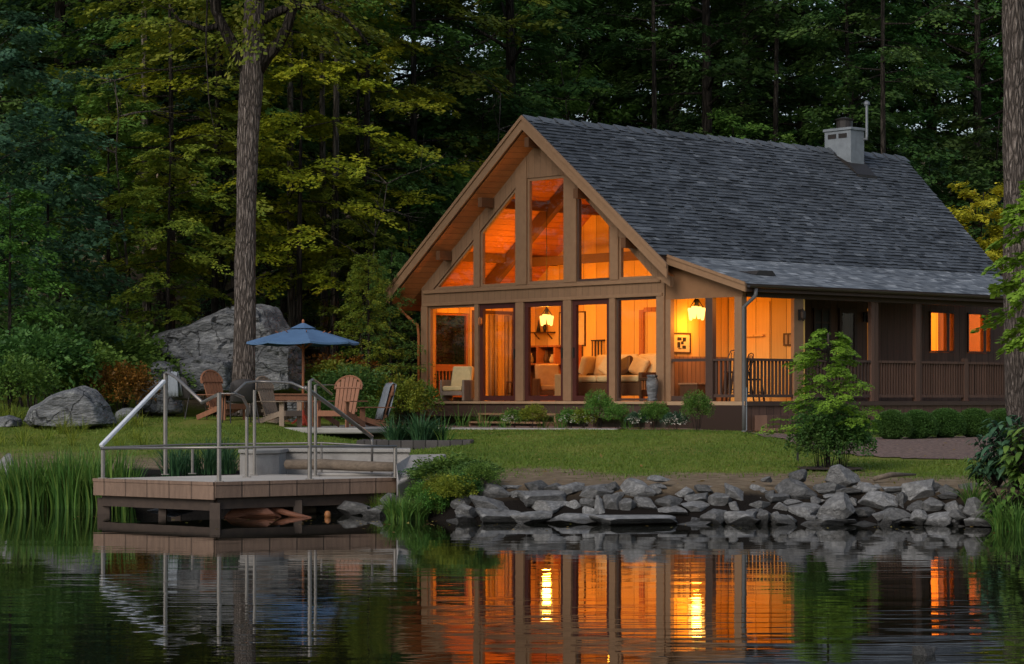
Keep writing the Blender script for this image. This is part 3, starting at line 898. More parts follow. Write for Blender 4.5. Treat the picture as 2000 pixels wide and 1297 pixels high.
# --- side and back walls
WH = off(-W_, UO) - .002
wy0, wy1 = .30, 1.34                              # big side opening in the left wall
mb = MB()
mb.box(-W_, -W_ + .14, .162, wy0, FL, WH); mb.box(-W_, -W_ + .14, wy1, YB, FL, WH); mb.box(-W_, -W_ + .14, wy0, wy1, 3.42, WH)
P('left_wall', mb, 'wall_side')
mb = MB()
mb.box(-W_ + .03, -W_ + .11, wy0, wy1, 2.06, 2.17); mb.box(-W_ + .03, -W_ + .11, wy0, wy1, 1.45, 1.52)
k = wy0 + .06
while k < wy1: mb.box(-W_ + .05, -W_ + .09, k - .018, k + .018, 1.521, 2.059); k += .105
P('balustrade', mb, 'soffit')
window('side_window', [(wy0 + .01, 2.172), (wy1 - .01, 2.172), (wy1 - .01, 3.41), (wy0 + .01, 3.41)], -W_ + .03, -W_ + .10, .045, 'soffit', 'x')
mb = MB(); mb.box(-W_, 0, YB - .14, YB, FL - .3, WH); mb.prism([(-W_, WH), (0, WH), (XC, RZ - UO - .01)], YB - .14, YB); P('back_wall', mb, 'dark_board')
# right wall x = 0 with windows, seen across the porch
WY = [(fy(1815, 0), fy(1863, 0)), (fy(1889, 0), fy(1934, 0))]
WZ0, WZ1 = 2.50, 3.45
mb = MB()
ys = [1.96] + [v for p in WY for v in p] + [YB - .145]
for i in range(0, len(ys), 2): mb.box(-.13, -.001, ys[i], ys[i + 1], FL, 3.98)
for a, b in WY: mb.box(-.13, -.001, a, b, FL, WZ0); mb.box(-.13, -.001, a, b, WZ1, 3.98)
P('porch_back_wall', mb, 'dark_board')
for a, b in WY:
    ws = window('lit_window', [(a + .005, WZ0 + .005), (b - .005, WZ0 + .005), (b - .005, WZ1 - .005), (a + .005, WZ1 - .005)], -.10, .03, .03, 'dark_trim', 'x', y_pane=-.03)
    mb = MB(); ym = a + (b - a) * .74; mb.box(-.08, .02, ym - .05, ym + .05, WZ0 + .036, WZ1 - .036); P('mullion', mb, 'dark_trim', ws)
    mb = MB(); mb.box(-.16, -.14, a + .50 * (b - a), a + .55 * (b - a), WZ0, WZ1)
# small multi-pane window, the door with glowing slits, a door reveal with its orange glow painted in
ya, yb = fy(1588, 0), fy(1618, 0)
mb = MB(); mb.prism([(ya, 2.5), (yb, 2.5), (yb, 3.4), (ya, 3.4)], .002, .03, 'x')
ws = P('pane_window', mb, M['black'])
mb = MB()
for q in (0, .5, 1): mb.box(.032, .05, ya + (yb - ya) * q - .02, ya + (yb - ya) * q + .02, 2.5, 3.4)
for q in (2.5, 2.8, 3.1, 3.4): mb.box(.03, .045, ya - .02, yb + .02, q - .02, q + .02)
P('muntin', mb, 'dark_trim', ws)
ya, yb = fy(1637, 0), fy(1671, 0)
ws = window('porch_door', [(ya, FL), (yb, FL), (yb, 3.42), (ya, 3.42)], .003, .05, .09, 'dark_trim', 'x')
M['slit'] = emit_mat('warm_slit_glow', (1, .36, .06), .30)
ys_ = fy(1697, 0)
mb = MB(); mb.box(.003, .02, ys_ - .05, ys_ + .05, 2.25, 3.45); P('glow_reveal', mb, M['slit'])

# --- interior of the main room (back wall 3.3 m in)
RB = 3.3
mb = MB()
mb.box(-W_ + .141, -.132, RB, RB + .1, FL, 4.60)
mb.prism([(-W_ + .2, 4.60), (-.2, 4.60), (XC, RZ - UO - .06)], RB + .002, RB + .1)
P('room_back_wall', mb, 'wall_in')
mb = MB(); mb.box(-.131, -.002, .162, 1.95, FL, 4.0); mb.box(-.131, -.002, 1.95, RB, FL, 4.0); P('room_right_wall', mb, 'wall_side')
mb = MB()
mb.box(-5.0, -4.86, RB - .05, RB - .001, FL, 3.72); mb.box(-4.0, -3.86, RB - .05, RB - .001, FL, 3.45); mb.box(-3.2, -3.06, RB - .05, RB - .001, FL, 3.45)
mb.box(-3.86, -3.2, RB - .04, RB - .001, 3.40, 3.5)
mb.box(-W_ + .2, -.2, RB - .07, RB - .001, 3.72, 3.86)
P('room_trim', mb, 'soffit')
# roof structure seen inside: ridge beam, purlins, rafters, tie beam
mb = MB()
for t_ in (0, 1.55, 3.0):
    for sgn in ((-1, 1) if t_ else (1,)):
        x = XC + sgn * t_; zt = off(x, UO) - (.03 if t_ == 0 else .05)
        mb.box(x - .07, x + .07, -.38, RB - .01, zt - .15, zt + .06)
P('purlin', mb, 'beam')
for yr in (1.7,):
    for sgn in (-1, 1):
        mb = MB(); p = lambda t_, d: (XC + sgn * t_, RZ - SL * t_ - d)
        mb.prism([p(.1, UO + .05), p(3.75, UO + .05), p(3.75, UO + .42), p(.1, UO + .42)], yr - .08, yr + .08); P('rafter', mb, 'beam')
mb = MB(); mb.box(-W_ + .6, -.6, 2.25, 2.41, 4.52, 4.72); P('tie_beam', mb, 'beam')
# upper gallery shelf at the right
mb = MB(); mb.box(-2.9, -.2, 2.6, RB - .002, 4.18, 4.26); mb.box(-1.35, -1.15, 2.35, 2.55, 3.0, 5.0); P('gallery', mb, 'beam')
# drapes beside the first door and partition in the back rooms
mb = MB(); mb.box(-2.6, -2.5, RB + .1, YB - .2, FL, 4.2); mb.box(-2.5, -.14, 7.9, 8.0, FL, 4.2); mb.box(-2.5, -.14, 8.0, YB - .2, 4.1, 4.2); P('partition', mb, 'wall_side')
mb = MB()
yd = 1.95
while yd < 2.58:
    if 2.12 < yd < 2.44: yd += .075; continue
    mb.tube([(-W_ + .21 + .03 * math.sin(yd * 40), yd, FL + .03), (-W_ + .21 + .03 * math.sin(yd * 40), yd, 3.4)], .045, 6); yd += .075
P('drape', mb, 'tan', smooth=True)
mb = MB(); mb.box(-W_ + .142, -W_ + .18, 1.42, 1.52, FL, 3.5); mb.box(-W_ + .142, -W_ + .16, 1.62, 1.80, FL, 3.42); mb.box(-W_ + .142, -W_ + .17, 2.62, 2.75, FL, 3.5); mb.box(-W_ + .142, -W_ + .17, 1.52, 2.62, 3.42, 3.5); P('door_casing', mb, 'beam')

# --- sunroom at the corner of the porch (x 0..2.16, y 0..1.9)
X2 = 2.16
sp = [(.0, fx(1308)), (fx(1376), fx(1390)), (fx(1434), X2)]
PH, PR = 3.47, 2.18
yb1 = fy(1551, X2)
M['sun_trim'] = M['trim']
mb = MB(); mb.box(.003, sp[0][1], .02, .14, FL, PH); P('sunroom_post', mb, 'trim', bevel=.005)
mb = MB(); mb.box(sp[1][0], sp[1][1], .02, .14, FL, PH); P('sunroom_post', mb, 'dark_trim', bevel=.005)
mb = MB(); mb.box(sp[2][0], X2, .0, .16, FL, PH); P('corner_post', mb, 'trim', bevel=.006)


def prz(x): return off(0.2, 0) - .055 - .30 * (x - .2)


mb = MB(); mb.prism([(.003, PH + .001), (X2, PH + .001), (X2, prz(X2) - .12), (.003, prz(.0) - .14)], .03, .13); M['warm_board'] = mat('warm_brown_board', (.24, .125, .06), (.2, .10, .048), rough=.6, scale=4, bump=.1); P('sunroom_gable', mb, 'warm_board')
mb = MB(); mb.box(X2 - .10, X2, .162, 9.6, PH, PH + .2); P('porch_beam', mb, 'dark_trim')
# wainscot and walls inside the sunroom
mb = MB(); mb.box(.001, .03, .142, 1.9, FL, 2.26); P('wainscot', mb, 'wainscot')
mb = MB(); mb.box(.001, .02, .142, 1.9, 2.262, 4.1); P('sunroom_wall', mb, 'wall_side')
mb = MB(); mb.box(.001, .045, .142, 1.9, 2.25, 2.30); P('chair_rail', mb, 'wainscot')
mb = MB(); mb.box(.05, X2 - .02, 1.9, 1.95, FL, 3.7); P('sunroom_partition', mb, 'wall_in')
mb = MB(); xq = 1.15; mb.box(xq, xq + .09, 1.86, 1.899, FL, 3.45); mb.box(xq - .62, xq, 1.885, 1.899, FL, 3.45); mb.box(.3, 1.1, 1.80, 1.884, 2.72, 2.76); P('sunroom_door', mb, 'wall_in')
mb = MB(); mb.box(X2 - .09, X2 - .0, yb1, fy(1569, X2), FL, PH); P('porch_post', mb, 'trim', bevel=.005)
# sunroom railings
def railing(a, b, c, axis, m='dark_trim', z0=1.44, z1=2.18, sp_=.105, cover=True):
    mb = MB()
    bx = (lambda u0, u1, d0, d1, p, q: mb.box(c + d0, c + d1, u0, u1, p, q)) if axis == 'y' else (lambda u0, u1, d0, d1, p, q: mb.box(u0, u1, c + d0, c + d1, p, q))
    bx(a, b, -.045, .045, z1, z1 + .05); bx(a, b, -.03, .03, z0, z0 + .06)
    n = max(2, int((b - a) / sp_))
    for i in range(n):
        u = a + (b - a) * (i + .5) / n
        bx(u - .02, u + .02, -.018, .018, z0 + .061, z1 - .001)
    return P('railing', mb, m)


railing(sp[1][1] + .004, sp[2][0] - .004, .08, 'x')
mb = MB(); mb.box(sp[0][1] + .003, sp[1][0] - .003, .05, .11, 2.18, 2.24); mb.box(sp[0][1] + .003, sp[1][0] - .003, .05, .11, 1.37, 1.47); P('window_rail', mb, 'dark_trim')
railing(.165, yb1 - .004, X2 - .05, 'y')
pys = [(fy(1569, X2), None)] + [(fy(a, X2), fy(b, X2)) for a, b in ((1702, 1716), (1789, 1800), (1884, 1891), (1978, 1986))]
for i in range(1, len(pys)):
    a, b = pys[i]
    top = PH if i in (1, 2, 4) else 2.3
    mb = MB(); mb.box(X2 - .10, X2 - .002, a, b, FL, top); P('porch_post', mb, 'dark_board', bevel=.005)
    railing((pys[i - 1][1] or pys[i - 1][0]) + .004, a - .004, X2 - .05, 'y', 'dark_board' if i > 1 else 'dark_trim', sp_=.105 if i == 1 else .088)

# --- roofs
Y0R, RE, RS = -.47, 12.6, 11.2                     # ridge end, eave end (cut back)
xeL, xeR = -8.52, .26


def slope_pts(x0, x1, d0, d1): return [(x0, off(x0, d0)), (x1, off(x1, d0)), (x1, off(x1, d1)), (x0, off(x0, d1))]


rf = MB()
for a, b, ye in ((xeL, XC, RE), (XC, xeR + .0, RE)):
    e = a if a < XC - .1 else b
    y_e = RE if e == xeL else RS
    vs_ = []
    for x in (e, XC):
        ye_ = y_e if x == e else RE
        for d in (.05, UO - .02):
            vs_ += [(x, Y0R + .03, off(x, d if d < .1 else .28)), (x, ye_, off(x, d if d < .1 else .46))]
    rf.add(vs_, [(0, 1, 5, 4), (2, 6, 7, 3), (0, 4, 6, 2), (1, 3, 7, 5), (0, 2, 3, 1), (4, 5, 7, 6)])
roof = P('roof', rf, 'dark_trim')
sf = MB()
for a in (xeL + .02, xeR - .02):
    y_e = RE - .05 if a < XC else RS
    for ya_, da_, yb_, db_ in ((Y0R + .04, .30, .0, UO - .016), (.0, UO - .016, None, UO - .016)):      # canted soffit, then the room ceiling
        e0, e1 = (yb_, yb_) if yb_ is not None else (y_e, RE - .05)
        p = [(a, ya_, off(a, da_)), (XC, ya_, off(XC, da_)), (XC, e1, off(XC, db_)), (a, e0, off(a, db_))]
        q = [(v[0], v[1], v[2] - .03) for v in p]
        sf.add(p + q, [(0, 1, 2, 3), (7, 6, 5, 4), (0, 4, 5, 1), (1, 5, 6, 2), (2, 6, 7, 3), (3, 7, 4, 0)])
M['soffit_y'] = mat('cedar_ceiling', (.52, .19, .06), (.43, .15, .048), rough=.6, scale=5, stretch=(4, .4, 4), bump=.12, groove=(2, .12, .003), gdark=.7, gvar=.08)
P('ceiling', sf, 'soffit_y', roof)


def shingles(top0, top1, bot1, bot0, expo, tabw, seed, lift=.032, riser=.28, tv=.15):
    """courses of tabs on the quad (top0-top1 ridge, bot0-bot1 eave)"""
    rng = random.Random(seed)
    t0, t1, b0, b1 = map(Vector, (top0, top1, bot0, bot1))
    nrm = (t1 - t0).cross(b0 - t0).normalized()
    if nrm.z < 0: nrm = -nrm
    sl_len = (b0 - t0).length; nc = int(sl_len / expo)
    V, ti = [], []
    for c in range(nc):
        q0, q1 = c / nc, (c + 1) / nc
        ln = (t1 - t0).lerp(b1 - b0, q1).length
        u = -rng.random() * tabw
        ctone = rng.gauss(0, .05)
        wave = [rng.random() * 6.28, rng.random() * 6.28]
        while u < ln:
            w_ = tabw * rng.choice((.6, .8, 1, 1.2, 1.45)); a, b = max(0, u), min(ln, u + w_ - .006)
            if b > a + .02:
                ua, ub = a / ln, b / ln
                jit = rng.uniform(-.07, .09) * (q1 - q0) + .06 * (q1 - q0) * math.sin(u * 1.1 + wave[0])
                f = lambda uu, qq: t0.lerp(t1, uu).lerp(b0.lerp(b1, uu), qq)
                lf = lift * rng.uniform(.7, 1.5)
                qa, qb = max(0, q0 - .5 * (q1 - q0)), min(1.004, q1 + jit)
                A, B = f(ua, qa) + nrm * .003, f(ub, qa) + nrm * .003
                Cc, Dd = f(ub, qb) + nrm * lf, f(ua, qb) + nrm * lf
                C2, D2 = f(ub, qb) + nrm * .0, f(ua, qb)
                tone = min(1, max(0, .40 + ctone + rng.gauss(0, tv) + (.28 if rng.random() < .04 else 0)))
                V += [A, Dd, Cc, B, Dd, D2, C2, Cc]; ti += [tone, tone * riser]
                # ends of the tab
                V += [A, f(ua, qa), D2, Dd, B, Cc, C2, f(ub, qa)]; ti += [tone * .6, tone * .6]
            u += w_
    return V, ti


V, ti = [], []
dd = .045
for q in (((XC, Y0R, off(XC, dd)), (XC, RE, off(XC, dd)), (xeR + .02, RS, off(xeR + .02, dd)), (xeR + .02, Y0R, off(xeR + .02, dd)), .128, .21, 1),
          ((XC, Y0R, off(XC, dd)), (XC, RE, off(XC, dd)), (xeL - .04, RE, off(xeL - .04, dd)), (xeL - .04, Y0R, off(xeL - .04, dd)), .16, .36, 2)):
    v, k = shingles(*q); V += v; ti += k
# ridge caps
rng = random.Random(5); y = Y0R - .02
while y < RE:
    yn = min(RE + .02, y + rng.uniform(.38, .5)); h0 = .025; h1 = .065; tn = rng.uniform(.5, .85)
    for sgn in (-1, 1):
        x = XC + sgn * .19
        V += [Vector((XC, y, RZ - dd + h1)), Vector((XC, yn + .05, RZ - dd + h0)), Vector((x, yn + .05, off(x, dd) + h0)), Vector((x, y, off(x, dd) + h1))]; ti.append(tn)
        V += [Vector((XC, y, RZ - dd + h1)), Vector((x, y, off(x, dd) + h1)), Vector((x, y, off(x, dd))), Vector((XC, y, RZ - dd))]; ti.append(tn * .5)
    y = yn
link_mesh('shingles', quads_mesh('shingles', np.array([tuple(p) for p in V]), len(ti), np.array(ti)), M['shingle'], roof)

# porch roof
xe, yf, ye = 2.45, -.17, 10.1
def pr_pts(d): return [(xeR - .06, yf, prz(xeR - .06) - d), (xeR - .06, 11.0, prz(xeR - .06) - d), (xe, ye, prz(xe) - d), (xe, yf, prz(xe) - d)]
mb = MB(); mb.add(pr_pts(.03) + pr_pts(.12), [(0, 1, 2, 3), (7, 6, 5, 4), (0, 4, 5, 1), (1, 5, 6, 2), (2, 6, 7, 3), (3, 7, 4, 0)])
proof = P('porch_roof', mb, 'dark_trim')
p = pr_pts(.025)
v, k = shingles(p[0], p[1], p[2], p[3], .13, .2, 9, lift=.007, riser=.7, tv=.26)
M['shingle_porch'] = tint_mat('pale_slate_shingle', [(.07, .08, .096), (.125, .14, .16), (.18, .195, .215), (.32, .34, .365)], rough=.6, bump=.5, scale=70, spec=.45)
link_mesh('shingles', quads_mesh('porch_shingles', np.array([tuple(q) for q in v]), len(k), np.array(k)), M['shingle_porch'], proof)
# low hump of a roof vent
mb = MB(); xv, yv = 1.55, fy(1465, 1.55)
zz = lambda x: prz(x) - .01
mb.add([(xv - .12, yv - .22, zz(xv - .12)), (xv + .16, yv + .0, zz(xv + .16)), (xv + .16, yv + .62, zz(xv + .16)), (xv - .12, yv + .42, zz(xv - .12)),
        (xv - .02, yv - .1, zz(xv) + .03), (xv + .16, yv + .1, zz(xv + .16) + .10), (xv + .16, yv + .52, zz(xv + .16) + .10), (xv - .02, yv + .36, zz(xv) + .03)],
       [(0, 1, 5, 4), (1, 2, 6, 5), (2, 3, 7, 6), (3, 0, 4, 7), (4, 5, 6, 7)])
P('roof_vent', mb, 'black', proof)
# rakes, fascia
for sgn, tend in ((-1, 4.69), (1, 4.40)):
    p = lambda t_, d: (XC + sgn * t_, RZ - SL * t_ - d)
    mb = MB(); mb.prism([p(0, .02), p(tend, .02), p(tend, .31), p(0, .31)], Y0R - .045, Y0R + .0); o = P('rake_board', mb, 'trim')
    mb = MB(); mb.prism([p(0, .0), p(tend + .01, .0), p(tend + .01, .09), p(0, .09)], Y0R - .075, Y0R - .047); P('rake_moulding', mb, 'trim', o)
mb = MB(); mb.prism([(xeR - .2, prz(xeR - .2) - .02), (xe, prz(xe) - .02), (xe, prz(xe) - .19), (xeR - .2, prz(xeR - .2) - .21)], yf - .04, yf); o = P('porch_rake_board', mb, 'trim')
mb = MB(); mb.prism([(xeR - .2, prz(xeR - .2) + .005), (xe + .01, prz(xe) + .005), (xe + .01, prz(xe) - .06), (xeR - .2, prz(xeR - .2) - .06)], yf - .065, yf - .042); P('rake_moulding', mb, 'trim', o)
mb = MB(); mb.box(xe - .04, xe, yf + .002, ye - .02, prz(xe) - .18, prz(xe) - .035); P('eave_fascia', mb, 'dark_trim')
mb = MB(); mb.box(xeL, xeL + .04, Y0R + .002, RE - .1, off(xeL, 0) - .34, off(xeL, 0) - .06); P('eave_fascia', mb, 'trim')
# gutters and pipes
def gutter(x, y0, y1, z, r=.06, ax=1):
    mb = MB(); n = 8; vs_ = []
    for y in (y0, y1):
        for k in range(n + 1):
            a = math.pi * k / n
            vs_.append((x + r * math.cos(a), y, z - r * math.sin(a)))
        for k in range(n, -1, -1):
            a = math.pi * k / n
            vs_.append((x + (r - .008) * math.cos(a), y, z - (r - .008) * math.sin(a)))
    m2 = 2 * (n + 1)
    mb.add(vs_, [(i, (i + 1) % m2, (i + 1) % m2 + m2, i + m2) for i in range(m2)])
    return P('gutter', mb, 'gutter', smooth=False)


gutter(xe + .062, yf + .0, ye, prz(xe) - .055)
gutter(xeL - .062, Y0R + .05, RE - .1, off(xeL, 0) - .12)
mb = MB(); xg = xe + .05
mb.tube([(xg, .05, prz(xe) - .12), (xg, .05, prz(xe) - .26), (X2 + .04, .03, prz(xe) - .48), (X2 + .04, .03, 1.3), (X2 + .04, .03, .75)], .042, 10); P('downspout', mb, 'downpipe', smooth=True)
mb = MB()
zl = off(xeL, 0) - .18
mb.tube([(xeL - .05, -.2, zl), (xeL - .05, -.2, zl - .12), (xeL + .12, -.14, zl - .36), (-W_ - .06, -.07, zl - .68), (-W_ - .05, -.05, zl - .9), (-W_ - .05, -.05, 1.3)], .035, 8); P('downspout', mb, 'soffit', smooth=True)
# small bracket under the rake tail
mb = MB(); mb.prism([(.05, 3.93), (.45, 3.93), (.45, 3.72)], -.3, -.2); P('rake_bracket', mb, 'trim')
# chimney
yc = 9.75
xa, xb = XC - .18, XC + .66
mb = MB(); mb.box(xa, xb, yc, yc + .52, off(xb, 0) - .1, 8.0); ch = P('chimney', mb, 'chimney', roof, bevel=.01)
mb = MB(); mb.box(xa - .03, xb + .03, yc - .03, yc + .55, 8.001, 8.07); P('chimney_cap', mb, 'chimney', ch, bevel=.01)
mb = MB(); mb.box(xa + .12, xa + .38, yc - .012, yc - .001, 7.82, 7.93); mb.box(xa + .46, xa + .72, yc - .012, yc - .001, 7.82, 7.93); P('chimney_vent', mb, 'black', ch)
mb = MB(); cx_ = (xa + xb) / 2; mb.lathe([(.20, 8.071), (.2, 8.27), (.22, 8.272), (.24, 8.31), (.05, 8.36)], 18, (cx_, yc + .26, 0)); P('flue', mb, 'black', ch)
mb = MB(); zf = off(xb + .3, 0); mb.add([(xa, yc - .1, off(xa + .3, -.02)), (xb + .3, yc - .1, zf + .03), (xb + .3, yc + .6, zf + .03), (xb - .02, yc + .6, off(xb, 0) + .12), (xb - .02, yc - .1, off(xb, 0) + .12), (xa + .2, yc - .1, off(xa + .4, -.1))], [(0, 1, 4, 5), (1, 2, 3, 4)])
mb.box(xb + .002, xb + .34, yc - .1, yc + .6, off(xb + .34, 0) - .1, off(xb + .34, 0) + .05); P('flashing', mb, 'black', ch)
mb = MB(); mb.tube([(xb + .0, yc + .50, 7.80), (xb + .09, yc + .50, 7.80), (xb + .09, yc + .50, 7.85), (xb + .09, yc + .50, 8.66)], .034, 10); mb.lathe([(.075, 8.64), (.075, 8.70), (.03, 8.74)], 12, (xb + .09, yc + .50, 0)); P('vent_pipe', mb, 'galv', ch, smooth=False)
# wall lanterns on the porch
def sconce(px, py, x, y):
    z = fz(py, x, y)
    mb = MB(); mb.box(x - .01, x + .02, y - .04, y + .04, z - .1, z + .12); mb.lathe([(.02, -.12), (.055, -.06), (.06, .06), (.02, .12)], 8, (x + .10, y, z)); mb.bar((x, y, z + .1), (x + .1, y, z + .13), .02, .02)
    P('wall_lantern', mb, 'black')


sconce(1561, 616, X2 + .001, fy(1561, X2))
sconce(1688, 620, .01, fy(1688, 0))
mb = MB(); xs_ = fx(941, -.03); mb.lathe([(.02, -.09), (.045, -.05), (.045, .06), (.02, .1)], 8, (xs_, -.08, fz(628, xs_, 0))); P('wall_lantern', mb, M['soffit'])
# ============================================================ THINGS IN AND ON THE CABIN
def hthing(name, label, cat, x, y, z, rz=0, group=None): return thing(name, label, cat, HL(x, y, z), HRZ + rz, group)


M['lampglow'] = emit_mat('candle_glass_glow', (1, .56, .12), 2.6)


def pendant(label, x, y, z, drop, power, s=1.0):
    t_ = hthing('pendant_lamp', label, 'lamp', x, y, z)
    mb = MB(); mb.tube([(0, 0, .16 * s), (0, 0, drop)], .008, 6)
    for k in range(4):
        a = k * math.pi / 2 + .4
        mb.tube([(0, 0, .30 * s), (.05 * s * math.cos(a), .05 * s * math.sin(a), .22 * s), (.13 * s * math.cos(a), .13 * s * math.sin(a), .10 * s)], .009, 6)
    mb.lathe([(.03, .13 * s), (.05, .2 * s), (.02, .30 * s)], 10)
    mb.build('frame', M['black'], t_)
    for k in range(4):
        a = k * math.pi / 2 + .4
        mb = MB(); mb.lathe([(.02, -.14 * s), (.03 * s, -.12 * s), (.058 * s, .07 * s), (.05 * s, .09 * s), (.02, .085 * s)], 10, (.115 * s * math.cos(a), .115 * s * math.sin(a), .03 * (k % 2)))
        mb.build('glass_shade', M['lampglow'], t_, smooth=True)
    point_light('pendant_light', HL(x, y, z - .22), power * 1.45, radius=.1)
    return t_


pendant('glowing pendant lamp with candle glasses seen through the middle glass door', -5.33, 1.6, 3.22, 2.6, 60)
pendant('large glowing pendant lamp hanging in the corner sunroom beside the framed picture', .42, .52, 3.20, .62, 22, 1.12)
# unseen fill lights added to brighten the big room, sunroom and back rooms
# one-sided area lights without fixtures, aimed into the rooms
def wash(x, y, z, dx, dy, dz, p_, size=.3): return wash_light('room_fill', HL(x, y, z), Vector((SA * dx + CA * dy, -CA * dx + SA * dy, dz)), p_ * .66, size)


for x, p_ in ((-7.1, 14), (-5.4, 30), (-3.6, 40), (-1.6, 40)): wash(x, .26, 3.50, .0, 1, -.25, p_)
point_light('soffit_fill', HL(-5.7, 1.25, 4.45), 34, radius=.15); point_light('soffit_fill', HL(-2.5, 1.0, 4.6), 24, radius=.15)  # unseen lights added to warm the upper room and the soffit outside
for x, p_ in ((-5.9, 16), (-3.8, 22), (-1.8, 16)): wash(x, .26, 4.02, -.1, 1, .55, p_)
wash(2.0, .30, 3.40, -1, .55, -.25, 20, .2)
wash(-.25, 9.2, 3.75, -1, 0, -.25, 330); wash(-.25, 10.6, 3.75, -1, 0, -.25, 330)


def rbox(mb, x0, x1, y0, y1, z0, z1): mb.box(x0, x1, y0, y1, z0, z1)


# sofa
s = hthing('sofa', 'wicker sofa with cream cushions behind the right hand glass door', 'sofa', -2.35, .95, FL)
mb = MB(); mb.box(-1.0, 1.0, -.35, .45, .12, .40); mb.box(-1.1, -1.001, -.38, .48, .1, .62); mb.box(1.001, 1.1, -.38, .48, .1, .62); mb.box(-1.0, 1.0, .40, .5, .401, .80)
mb.build('frame', M['wicker'], s, bevel=.02, seg=2)
for k in (-1, 0, 1):
    mb = MB(); mb.box(-.32 + k * .66, .32 + k * .66, -.36, .26, .41, .56); mb.build('seat_cushion', M['cream'], s, bevel=.05, seg=3)
    mb = MB(); mb.m = Matrix.Translation((k * .66, .3, .76)) @ Matrix.Rotation(R(-14), 4, 'X'); mb.box(-.32, .32, -.09, .09, -.24, .27); mb.build('back_cushion', M['cream'], s, bevel=.07, seg=3)
for x, a, m in ((-.35, 24, 'cream'), (.15, -18, 'darkwood'), (.6, 16, 'cream')):
    mb = MB(); mb.m = Matrix.Translation((x, .06, .76)) @ Matrix.Rotation(R(a), 4, 'Y') @ Matrix.Rotation(R(-22), 4, 'X'); mb.box(-.22, .22, -.07, .07, -.2, .2); mb.build('pillow', M[m], s, bevel=.06, seg=3)


def chair_arm(label, x, y, rz, cm, fm, z=FL, s_=1.0):
    t_ = hthing('armchair', label, 'armchair', x, y, z, rz); t_.scale = (s_, s_, s_)
    for sx in (-1, 1):
        mb = MB(); mb.box(sx * .36 - .04, sx * .36 + .04, -.32, .34, .0, .60); mb.build('arm', M[fm], t_, bevel=.025, seg=2)
    mb = MB(); mb.box(-.318, .318, -.30, .32, .16, .28); mb.build('frame', M[fm], t_, bevel=.01)
    mb = MB(); mb.box(-.31, .31, -.33, .28, .285, .43); mb.build('seat_cushion', M[cm], t_, bevel=.05, seg=3)
    mb = MB(); mb.m = Matrix.Translation((0, .30, .66)) @ Matrix.Rotation(R(-14), 4, 'X'); mb.box(-.33, .33, -.08, .08, -.30, .34); mb.build('back_cushion', M[cm], t_, bevel=.06, seg=3)
    return t_


chair_arm('pale wooden armchair with a cream throw on the deck before the left window', fx(893, -.2), -.20, R(20), 'cream', 'weathered', s_=.80)
for o in COL.objects: pass
chair_arm('high backed cream armchair behind the middle glass door', -3.75, 1.0, R(-70), 'cream', 'tan')
chair_arm('low dark armchair in front of the bookcase', -4.9, 1.3, R(60), 'tan', 'wicker', s_=.85)
# low table with slatted shelf behind the right window
t_ = hthing('side_table', 'small dark slatted side table behind the right front window', 'table', -.62, .42, FL)
mb = MB(); mb.box(-.34, .34, -.22, .22, .44, .50); mb.build('tabletop', M['darkwood'], t_, bevel=.006)
for sx in (-1, 1):
    for sy in (-1, 1):
        mb = MB(); mb.box(sx * .3 - .03, sx * .3 + .03, sy * .18 - .03, sy * .18 + .03, 0, .439); mb.build('leg', M['darkwood'], t_)
mb = MB()
for k in range(8): mb.box(-.26 + k * .074 - .012, -.26 + k * .074 + .012, -.2, .2, .24, .43)
mb.build('slatted_side', M['soffit'], t_)
# planter urn by the corner post and the white candle jar on the deck
t_ = hthing('stone_urn', 'grey stone urn standing on the deck by the corner post', 'urn', fx(1274, -.3), -.3, FL)
mb = MB(); mb.lathe([(.10, 0), (.11, .05), (.09, .08), (.12, .25), (.125, .42), (.10, .50), (.12, .53), (.10, .55)], 16); mb.build('urn_body', M['boulder'], t_, smooth=True)
t_ = hthing('candle_jar', 'little white candle jar on the front deck edge', 'jar', fx(1168, -.35), -.35, FL)
mb = MB(); mb.lathe([(.055, 0), (.06, .01), (.06, .10), (.075, .11), (.075, .13), (.05, .135)], 16); mb.build('jar_body', M['flower'] if False else M['paving'], t_, smooth=False)
# bookcase, wall shelf, white board
t_ = hthing('bookcase', 'dark bookcase with open cubbies against the back wall', 'bookcase', -6.85, 3.05, FL)
mb = MB(); mb.box(-.85, .95, .2, .24, 0, 1.28); mb.build('back_panel', M['darkwood'], t_)
mb = MB()
for z in (0, .86, 1.28): mb.box(-.85, .95, -.15, .199, z, z + .04)
mb.build('shelf', M['soffit'], t_)
mb = MB()
for x in (-.85, -.25, .35, .91): mb.box(x, x + .04, -.15, .198, .041, .859); mb.box(x, x + .04, -.15, .198, .901, 1.279)
mb.build('divider', M['soffit'], t_)
for i, (x, z, h, m) in enumerate(((-.6, .90, .25, 'tan'), (-.05, .90, .3, 'wicker'), (.15, .90, .2, 'cream'), (.6, .90, .28, 'tan'))):
    t2 = hthing('vase', ['squat tan vase in the left cubby of the bookcase', 'tall dark vase in the middle cubby of the bookcase', 'small cream vase in the middle cubby of the bookcase', 'tan bottle vase in the right cubby of the bookcase'][i], 'vase', -6.85 + x, 3.05, FL + z + .001)
    mb = MB(); mb.lathe([(.05, 0), (.08, h * .3), (.05, h * .7), (.025, h * .85), (.04, h)], 12); mb.build('vase_body', M[m], t2, smooth=True)
t_ = hthing('wall_shelf', 'thin wall shelf above the bookcase', 'shelf', -7.2, RB - .12, FL + 1.62)
mb = MB(); mb.box(-.3, .35, -.1, .115, 0, .03); mb.build('shelf_board', M['darkwood'], t_)
mb = MB(); mb.bar((-.2, .1, -.14), (-.2, -.06, -.005), .02, .02); mb.bar((.25, .1, -.14), (.25, -.06, -.005), .02, .02); mb.build('bracket', M['darkwood'], t_)
